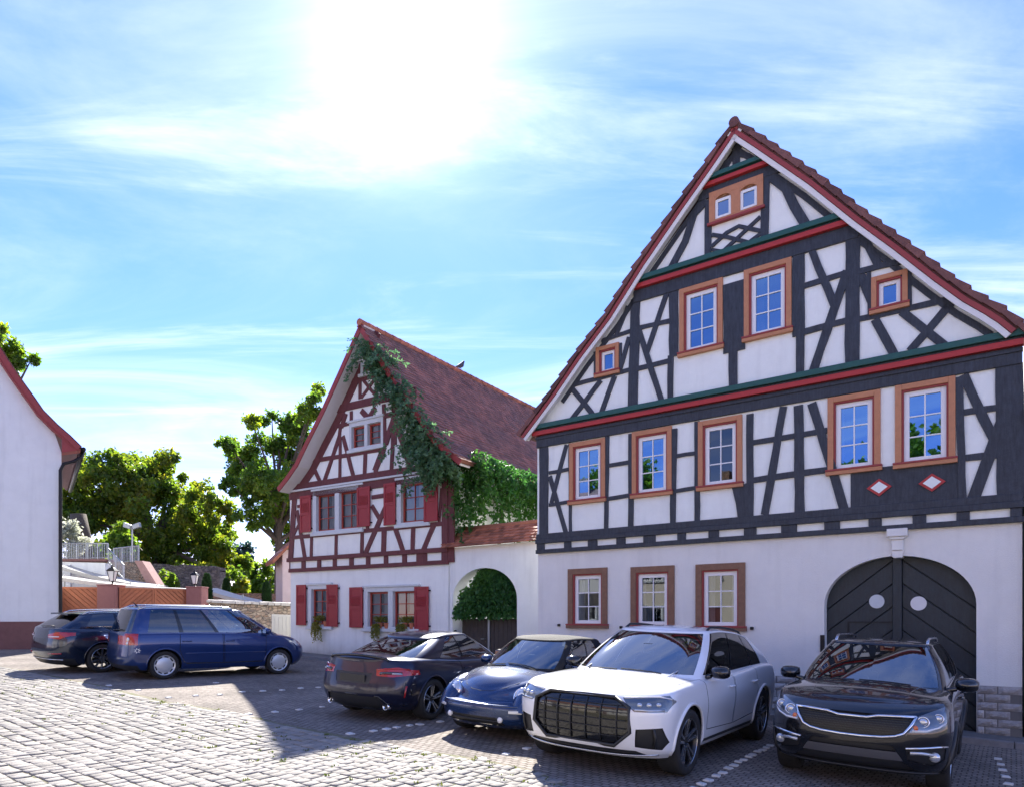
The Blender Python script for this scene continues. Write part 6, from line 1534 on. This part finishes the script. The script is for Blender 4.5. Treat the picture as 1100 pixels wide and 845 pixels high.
for sg in (1,-1):
    for L_ in ([(.46,.84),(.62,.855),(.76,.865),(.86,.84)], [(.86,.835),(.88,.80),(.885,.77)]):
        c.line('light_bar', [(sg*y, z) for y, z in L_], c.rx, .016, 'lamp_red', .006)
    c.line('light_inset', [(sg*y, z) for y, z in ((.50,.785),(.60,.795),(.70,.795),(.80,.79))], c.rx, .026, 'lamp_dark', .0); c.line('reversing_light', [(sg*y, z) for y, z in ((.68,.785),(.80,.782))], c.rx, .014, 'lamp_clear', .016)
    c.line('reflector', [(sg*y, z) for y, z in ((.835,.42),(.85,.50),(.86,.60))], c.rx, .016, 'lamp_red', .004)
    q = c.rx(sg*.58, .27, .0)
    if q: MB().lathe([(.05,-.12),(.055,.02),(.045,.02),(.043,-.10)], 18, Matrix.Translation(q) @ Matrix.Rotation(R(-90), 4, 'Y')).build('exhaust', 'chrome', c.root, True)
    c.line('bumper_vent', [(sg*y, z) for y, z in ((.90,.36),(.885,.46),(.89,.56))], c.rx, .012, 'gloss_black', .0)
c.patch('plate_recess', [(-.34,.61),(.34,.61),(.38,.78),(-.38,.78)], 'rear', 'satin_black', False, off=-.004)
pl_ = MB().box(-.26,.26,-.006,.006,-.055,.055).build('plate', 'satin_black', c.root); pl_.matrix_local = Matrix.Translation(c.rx(0,.69,.004)) @ Matrix.Rotation(R(90), 4, 'Z')
c.patch('diffuser', [(-.62,.22),(.62,.22),(.52,.42),(-.52,.42)], 'rear', 'satin_black', False, dx=.02); c.line('diffuser_edge', [(-.80,.30),(-.62,.32),(-.52,.43),(0,.44),(.52,.43),(.62,.32),(.80,.30)], c.rx, .015, 'gloss_black', .0)
c.line('boot_spoiler', [(-.60+1.2*k/24, .97) for k in range(25)], lambda y, z, o: (lambda p: p+Vector((-.01,0,.012)) if p else None)(c.tz(-2.19+.12*y*y, y, .0)), .022, 'gloss_black', 0.)
c.wheels(.335, .255, .905, rim_spokes(5,.022,.03,.14,'alloy'), 'alloy_dark'); c.mirror(.62, .90, .98, 'paint_plum', .95); c.finish(.22, x0=-2.0, x1=1.9, wid=.72, seats=((.15,.36),(-.65,.33)))
# ---- blue van ---------------------------------------------------------
c = Car('blue_minivan', car_pos(-7.60, 17.42), (.729, .684), 'blue minivan with silver hubcaps parked sideways in the sunlight', 'paint_blue', 1.02)
F_ = (.62, 2.5); B_ = (.34, 2.9)
sh = [(-2.2,.99),(-1,1.0),(.6,.98),(1.4,.93),(1.8,.86),(2.1,.76)]
c.shell([(.22,2.02,-2.10,.83,*F_,*B_), (.32,2.14,-2.18,.875,*F_,*B_), (.46,2.20,-2.22,.89,*F_,*B_), (.62,2.20,-2.21,.90,*F_,*B_), ([(-2.2,.84),(0,.80),(1.4,.78),(2.2,.70)],2.15,-2.19,.895,*F_,*B_), (sh,2.06,-2.18,.865,*F_,*B_), (addz(sh,.035),1.97,-2.165,.83,*F_,*B_)],
        [(-2.1,.01),(1.2,.06),(1.6,.06),(2.0,.03)],
        (([(-2.2,1.01),(0,1.01),(1.4,.98)],1.52,-2.165,.835,.45,2.3,.32,2.8), ([(-2.0,1.54),(-1.2,1.575),(0,1.58),(.55,1.535)],.60,-1.98,.66,.30,2.3,.28,2.8), ([(-2.0,1.57),(-1.2,1.61),(0,1.615),(.55,1.565)],.52,-1.92,.59,.3,2.3,.28,2.8), .03), .03,
        [('windshield',0,FQ(.70),'car_glass'), ('side_window',FQ(.92),SQ(.09),'car_glass'), ('side_window',SQ(.115),SQ(.40),'car_glass'), ('side_window',SQ(.43),SQ(.69),'car_glass_dark'), ('side_window',SQ(.72),SQ(.96),'car_glass_dark'), ('rear_window',RQ(.30),NF+NS+NR,'car_glass_dark')], pillar='gloss_black')
c.arches((1.339,-1.339), .318, .365, None, .885, .02)
c.doors([[(.98,.36),(-.02,.34),(-.05,1.2),(1.0,1.2)], [(-.04,.34),(-.93,.36),(-1.04,.66),(-1.03,1.2),(-.07,1.2)]], .86, 'paint_blue')
c.patch('tail_light', [(.66,.78),(.66,1.06),(.90,1.06),(.90,.78)], 'rear', 'lamp_red', True, off=.006, lim=1.5)
for f in c.cut([(-2.3,.78),(-1.98,.78),(-2.02,.975),(-2.3,.975)], 'side'): c.part('tail_light', [q for q in f if q.is_valid], 'lamp_red', off=.005)
for sg in (1,-1):
    for z, r in ((.90,.06),(.815,.045)):
        for y in (.775,):
            q = c.rx(sg*y, z, .0)
            if q: MB().blob(q, (.025,r,r*.8), 12, 8).build('lamp_lens', 'lamp_white', c.root, True)
c.patch('headlight', [(.55,.70),(.56,.80),(.80,.88),(.88,.84),(.86,.72)], 'front', 'lamp_clear', True, lim=1.2)
c.patch('grille', [(-.50,.62),(.50,.62),(.46,.76),(-.46,.76)], 'front', 'satin_black', False, dx=-.02)
for sg in (1,-1): c.line('rub_strip', [(x, .58) for x in (.98,.6,.2,-.2,-.6,-.9)], lambda x, z, o, sg=sg: c.sy(x, z, sg, o), .014, 'paint_blue', .002); c.line('sill_line', [(x, .345) for x in (.9,.4,0,-.4,-.88)], lambda x, z, o, sg=sg: c.sy(x, z, sg, o), .010, 'satin_black', .002)
c.patch('bumper_trim', [(-.9,.0),(.9,.0),(.9,.33),(-.9,.33)], 'rear', 'satin_black', False)
c.line('rear_wiper', [(.1,1.06),(-.25,1.09),(-.50,1.10)], c.rx, .012, 'satin_black', .02)
c.line('boot_seam', [(.62,.42),(.0,.42),(-.62,.42)], c.rx, .006, 'cabin', -.002)
fl_ = MB(); q = c.sy(-1.92, .66, -1, .004)
if q:
    for k in range(7):
        a = 2*math.pi*k/7; fl_.add([q+Vector((.03*math.cos(a+d)+.055*math.cos(a)*e, -.003, .03*math.sin(a+d)*0+.06*math.sin(a)*e+.03*math.sin(a+d)*(1-e))) for d, e in ((-.5,.0),(-.3,.9),(.3,.9),(.5,0))], [(0,1,2,3)])
    fl_.build('flower_sticker', 'lamp_white', c.root)
q = c.sy(2.02, .60, -1, .004)
c.wheels(.318, .215, .885, rim_cap(9), 'hubcap'); c.mirror(.98, .88, 1.06, 'paint_blue', 1.0); c.rails(.30, -1.85, .60, 1.6, 'alloy', .04); c.finish(.24, x0=-1.95, x1=1.9, wid=.72, seats=((.30,.37),(-.5,.37)))
MB().tube([c.tz(-1.7,0,0), c.tz(-1.7,0,0)+Vector((-.10,0,.10))], [.02,.006], 6).build('aerial', 'satin_black', c.root)
# ---- dark estate -------------------------------------------------------
c = Car('dark_estate_car', car_pos(-9.85, 18.50), (.60, .80), 'dark blue estate car behind the minivan with slim red tail lights', 'paint_ink', 1.02)
F_ = (.75, 2.6); B_ = (.48, 2.8)
sh = [(-2.4,1.02),(-1.2,.99),(0,.94),(.9,.92),(1.6,.86),(2.2,.74)]
c.shell([(.20,2.20,-2.30,.82,*F_,*B_), (.31,2.32,-2.40,.88,*F_,*B_), (.48,2.36,-2.46,.91,*F_,*B_), (.66,2.36,-2.46,.932,*F_,*B_), ([(-2.4,.86),(0,.80),(1.4,.76),(2.3,.70)],2.31,-2.43,.925,*F_,*B_), (sh,2.2,-2.40,.875,*F_,*B_), (addz(sh,.03),2.1,-2.37,.83,*F_,*B_)],
        [(-2.3,.01),(1.0,.06),(2.0,.03)],
        (([(-2.4,1.05),(0,.97),(1.1,.97)],1.22,-2.38,.83,.42,2.3,.45,2.6), ([(-2.0,1.34),(-1.2,1.40),(0,1.42),(.4,1.39)],.36,-1.92,.62,.28,2.3,.3,2.6), ([(-2.0,1.365),(-1.2,1.43),(0,1.45),(.4,1.42)],.28,-1.86,.55,.28,2.3,.3,2.6), .03), .025,
        [('windshield',0,FQ(.70),'car_glass'), ('side_window',FQ(.9),SQ(.36),'car_glass'), ('side_window',SQ(.385),SQ(.66),'car_glass_dark'), ('side_window',SQ(.69),SQ(.95),'car_glass_dark'), ('rear_window',RQ(.36),NF+NS+NR,'car_glass_dark')])
c.arches((1.42,-1.42), .34, .38, None, .92, .014)
c.doors([[(.90,.38),(-.12,.36),(-.15,1.2),(.92,1.2)], [(-.14,.36),(-.98,.38),(-1.10,.68),(-1.09,1.2),(-.17,1.2)]], .83, 'paint_ink')
c.patch('tail_light', [(.44,.83),(.42,.90),(.70,.965),(.935,.96),(.93,.90),(.78,.80)], 'rear', 'lamp_red', True, off=.006, lim=1.4)
for sg in (1,-1):
    c.line('light_bar', [(sg*y, z) for y, z in ((.47,.85),(.62,.855),(.76,.86))], c.rx, .014, 'lamp_white', .006); c.line('reflector', [(sg*y, z) for y, z in ((.50,.46),(.66,.465),(.82,.475))], c.rx, .017, 'lamp_red', .006)
c.patch('bumper_trim', [(-1,.0),(1,.0),(.9,.36),(-.9,.36)], 'rear', 'satin_black', False); c.line('bumper_chrome', [(-.8+1.6*k/16,.33) for k in range(17)], c.rx, .010, 'chrome', .006)
c.patch('plate_recess', [(-.30,.66),(.30,.66),(.34,.80),(-.34,.80)], 'rear', 'gloss_black', False, off=-.004)
m_ = MB(); e = [c.tz(-1.80, y) for y in (-.5,-.3,0,.3,.5)]; m_.add([p+Vector((.06,0,.012)) for p in e]+[p+Vector((-.24,0,.0)) for p in e]+[p+Vector((-.24,0,-.035)) for p in e], [(k, k+1, k+6, k+5) for k in range(4)]+[(k+5, k+6, k+11, k+10) for k in range(4)]); m_.build('roof_spoiler', 'gloss_black', c.root)
c.line('rear_wiper', [(.05,1.06),(-.25,1.08),(-.45,1.085)], c.rx, .012, 'satin_black', .02)
c.wheels(.34, .23, .92, rim_spokes(10,.012,.02,0,None), 'alloy'); c.mirror(.78, .92, 1.02, 'paint_ink', .95); c.rails(.1, -1.75, .56, 1.45, 'alloy', .03); c.finish(.22, x0=-2.2, x1=2.0, wid=.74)
# ------------------------------------------------------------------ trees and shrubs
def crown(root, clumps, n, size, m, seed, shell=.55, flat=.85):
    r_ = random.Random(seed); mb = MB(); tot = sum(c[3]**2 for c in clumps)
    o = root.location
    for (x, y, z, rad) in clumps:
        k = int(n*rad*rad/tot); sub = []
        for _ in range(max(10, int(rad*16))):           # twigs: little groups of leaves
            d = rv(r_); rr = rad*(shell+(1.12-shell)*r_.random()**.7); sub.append((Vector((d.x*rr, d.y*rr, d.z*rr*flat)), r_.uniform(.22,.5)*rad**.6))
        for _ in range(k):
            c, sr = sub[r_.randrange(len(sub))]
            p = Vector((x, y, z))+c+rv(r_)*sr*r_.random()**.5 - o
            dd = (rv(r_)+Vector((0,0,-.35))).normalized(); leaf(mb, p, dd, rv(r_)+Vector((0,0,.6)), size*r_.uniform(.7,1.3), size*r_.uniform(.3,.48))
    return mb.build('crown', m, root)
def tree(name, lab, base, clumps, n, size, m, seed, tr=.35, top=None, cat='tree', shell=.55, group=None):
    t = empty(name, base, 0, lab, cat, group); crown(t, clumps, n, size, m, seed, shell)
    b = Vector(base); r_ = random.Random(seed+1); cen = sum((Vector(c[:3]) for c in clumps), Vector())/len(clumps)
    tp = (top if top else cen)-b; mb = MB()
    mid = Vector((tp.x*.35, tp.y*.35, tp.z*.5)); mb.tube([(0,0,-.2), (0,0,.3), mid*.5+Vector((0,0,0)), mid, tp], [tr*1.35, tr, tr*.85, tr*.7, tr*.25], 8)
    for c in clumps:
        e = Vector(c[:3])-b; s_ = mid.lerp(tp, r_.uniform(0,.7)); md = s_.lerp(e, .5)+Vector((r_.gauss(0,.2), r_.gauss(0,.2), .25)); mb.tube([s_, md, e], [tr*.4, tr*.22, tr*.06], 6)
        for _ in range(4): q = md.lerp(e, r_.random()); mb.tube([q, q+rv(r_)*c[3]*.8], [tr*.08, tr*.02], 4)
    mb.build('trunk', 'bark', t); return t
def px_clumps(lst, Y, seed, dy=1.5):
    r_ = random.Random(seed); out = []
    for u, v, r in lst: y = Y+r_.uniform(-dy, dy); p = at(u, v, y); out.append((p.x, p.y, p.z, r*y/FPX))
    return out
def gb(u, Y): x = (u-U0)/FPX*Y; return (x, Y, G(clampr(x,-60,40), clampr(Y,-30,60)))
tree('chestnut_tree', 'large spreading green and yellowish tree behind the timber gates', gb(165, 47), px_clumps([(105,525,36),(150,512,30),(190,520,32),(222,548,26),(238,590,22),(160,560,42),(108,572,38),(200,590,36),(248,628,18),(215,632,28),(120,615,30),(165,615,34),(80,515,20),(78,560,24),(252,605,14),(232,570,16),(130,500,18),(172,503,16)], 47, 1, 3.5), 75000, .27, 'leaf_tree', 21, .55)
tree('plane_tree', 'tall loose leaved tree rising behind the left slope of the red timbered gable', gb(300, 41), px_clumps([(262,492,24),(298,468,20),(285,522,26),(335,440,18),(322,482,26),(252,522,15),(302,556,20),(275,552,16),(312,520,24),(340,505,22),(330,560,16),(246,478,10),(338,420,9),(270,452,8),(306,582,12),(292,445,6),(318,455,14)], 41, 2, 2.5), 34000, .21, 'leaf_plane', 31, .35, shell=.3)
tree('tree', 'tree whose leafy tip shows above the white house roof at the left edge', gb(-30, 33), px_clumps([(-15,365,22),(6,372,14),(22,386,9),(34,386,6),(12,395,10),(-40,380,25),(-30,430,25)], 33, 3, 1), 8000, .22, 'leaf_plane', 41, .3, shell=.3)
tree('blue_conifer', 'bluish conifer showing between the big tree and the pink tower', gb(262, 60), px_clumps([(262,588,7),(260,600,10),(264,614,12),(262,628,14),(258,645,15)], 60, 4, .6), 5000, .3, 'leaf_blue', 51, .25)
tree('tree', 'pale green small tree just left of the pink tower', gb(280, 56), px_clumps([(278,612,12),(272,630,16),(288,635,14),(284,622,12),(292,605,9),(268,645,14)], 56, 5, 1.5), 7000, .26, 'leaf_plane', 61, .25)
tree('olive_bush', 'pale silvery bush on the terrace beside the white house', gb(76, 35), px_clumps([(72,572,12),(80,582,11),(68,588,12)], 35, 6, .4), 2600, .16, 'leaf_pale', 71, .12, cat='bush')
tree('young_tree', 'bright green young tree behind the terrace railing', gb(128, 36), px_clumps([(131,566,5),(129,578,9),(120,585,8),(138,583,8)], 36, 7, .3), 2000, .2, 'leaf_plane', 81, .1)
tree('shrub', 'bright green shrub against the dark ruined wall', gb(177, 36.5), px_clumps([(177,618,7),(182,626,7),(174,628,7)], 36.5, 8, .3), 1300, .18, 'leaf_plane', 91, .08, cat='shrub')
rd = empty('bare_tree', gb(86, 38), 0, 'thick brown trunk standing behind the silvery terrace bush', 'tree'); m_ = MB(); z = at(86, 552, 38).z-rd.location.z; m_.tube([(0,0,-.2),(.1,0,z*.5),(.0,0,z*.8),(-.1,0,z)], [.75,.65,.55,.4], 10); m_.build('trunk', 'bark', rd, True)
def thuja(u, v0, v1, w, Y, lab):
    a = at(u, v1, Y); b = at(u, v0, Y); h = b.z-a.z; t = empty('thuja', (a.x, a.y, a.z), 0, lab, 'thuja', 'columnar thujas behind the stone wall')
    r_ = random.Random(int(u)); mb = MB(); wr = w*Y/FPX/2
    for k in range(1500):
        z = r_.random()**1.1; rad = wr*(1-z**2.2)**.6*(.75+.3*r_.random()); an = r_.uniform(0, 6.283); p = Vector((math.cos(an)*rad, math.sin(an)*rad, z*h*.97))
        leaf(mb, p, (Vector((math.cos(an), math.sin(an), 1.3))+rv(r_)*.5).normalized(), Vector((math.cos(an), math.sin(an), .2)), .13, .035)
    mb.build('crown', 'leaf_box', t); MB().tube([(0,0,-(a.z-G(a.x, a.y))-.1),(0,0,h*.8)], [.07,.02], 6).build('trunk', 'bark', t)
thuja(222, 616, 645, 9, 29.5, 'pointed green thuja right beside the second lantern pillar'); thuja(243, 621, 642, 7, 36, 'darker thuja standing in the middle beyond the stone wall'); thuja(286.5, 625, 647, 7.5, 31, 'dark narrow thuja close to the pink tower')

for k, (t, hh, lab) in enumerate(((26, 13, 'tall tree behind the white townhouse across the square, leftmost'), (16, 12, 'broad tree behind the sand coloured townhouse across the square'), (6, 13.5, 'tall tree rising behind the middle of the townhouse row across the square'), (-4, 12, 'tree behind the right end of the townhouse row across the square'))):
    p = -24*OPN+OPD*t; g = G(clampr(p.x,-60,40), clampr(p.y,-30,60)); r_ = random.Random(k)
    cl_ = [(p.x+r_.uniform(-3.2,3.2), p.y+r_.uniform(-2,2), g+r_.uniform(.5,.95)*hh, r_.uniform(1.5,2.4)) for _ in range(10)]
    tree('tree', lab, (p.x, p.y, g), cl_, 7000, .42, 'leaf_plane', 200+k, .35)
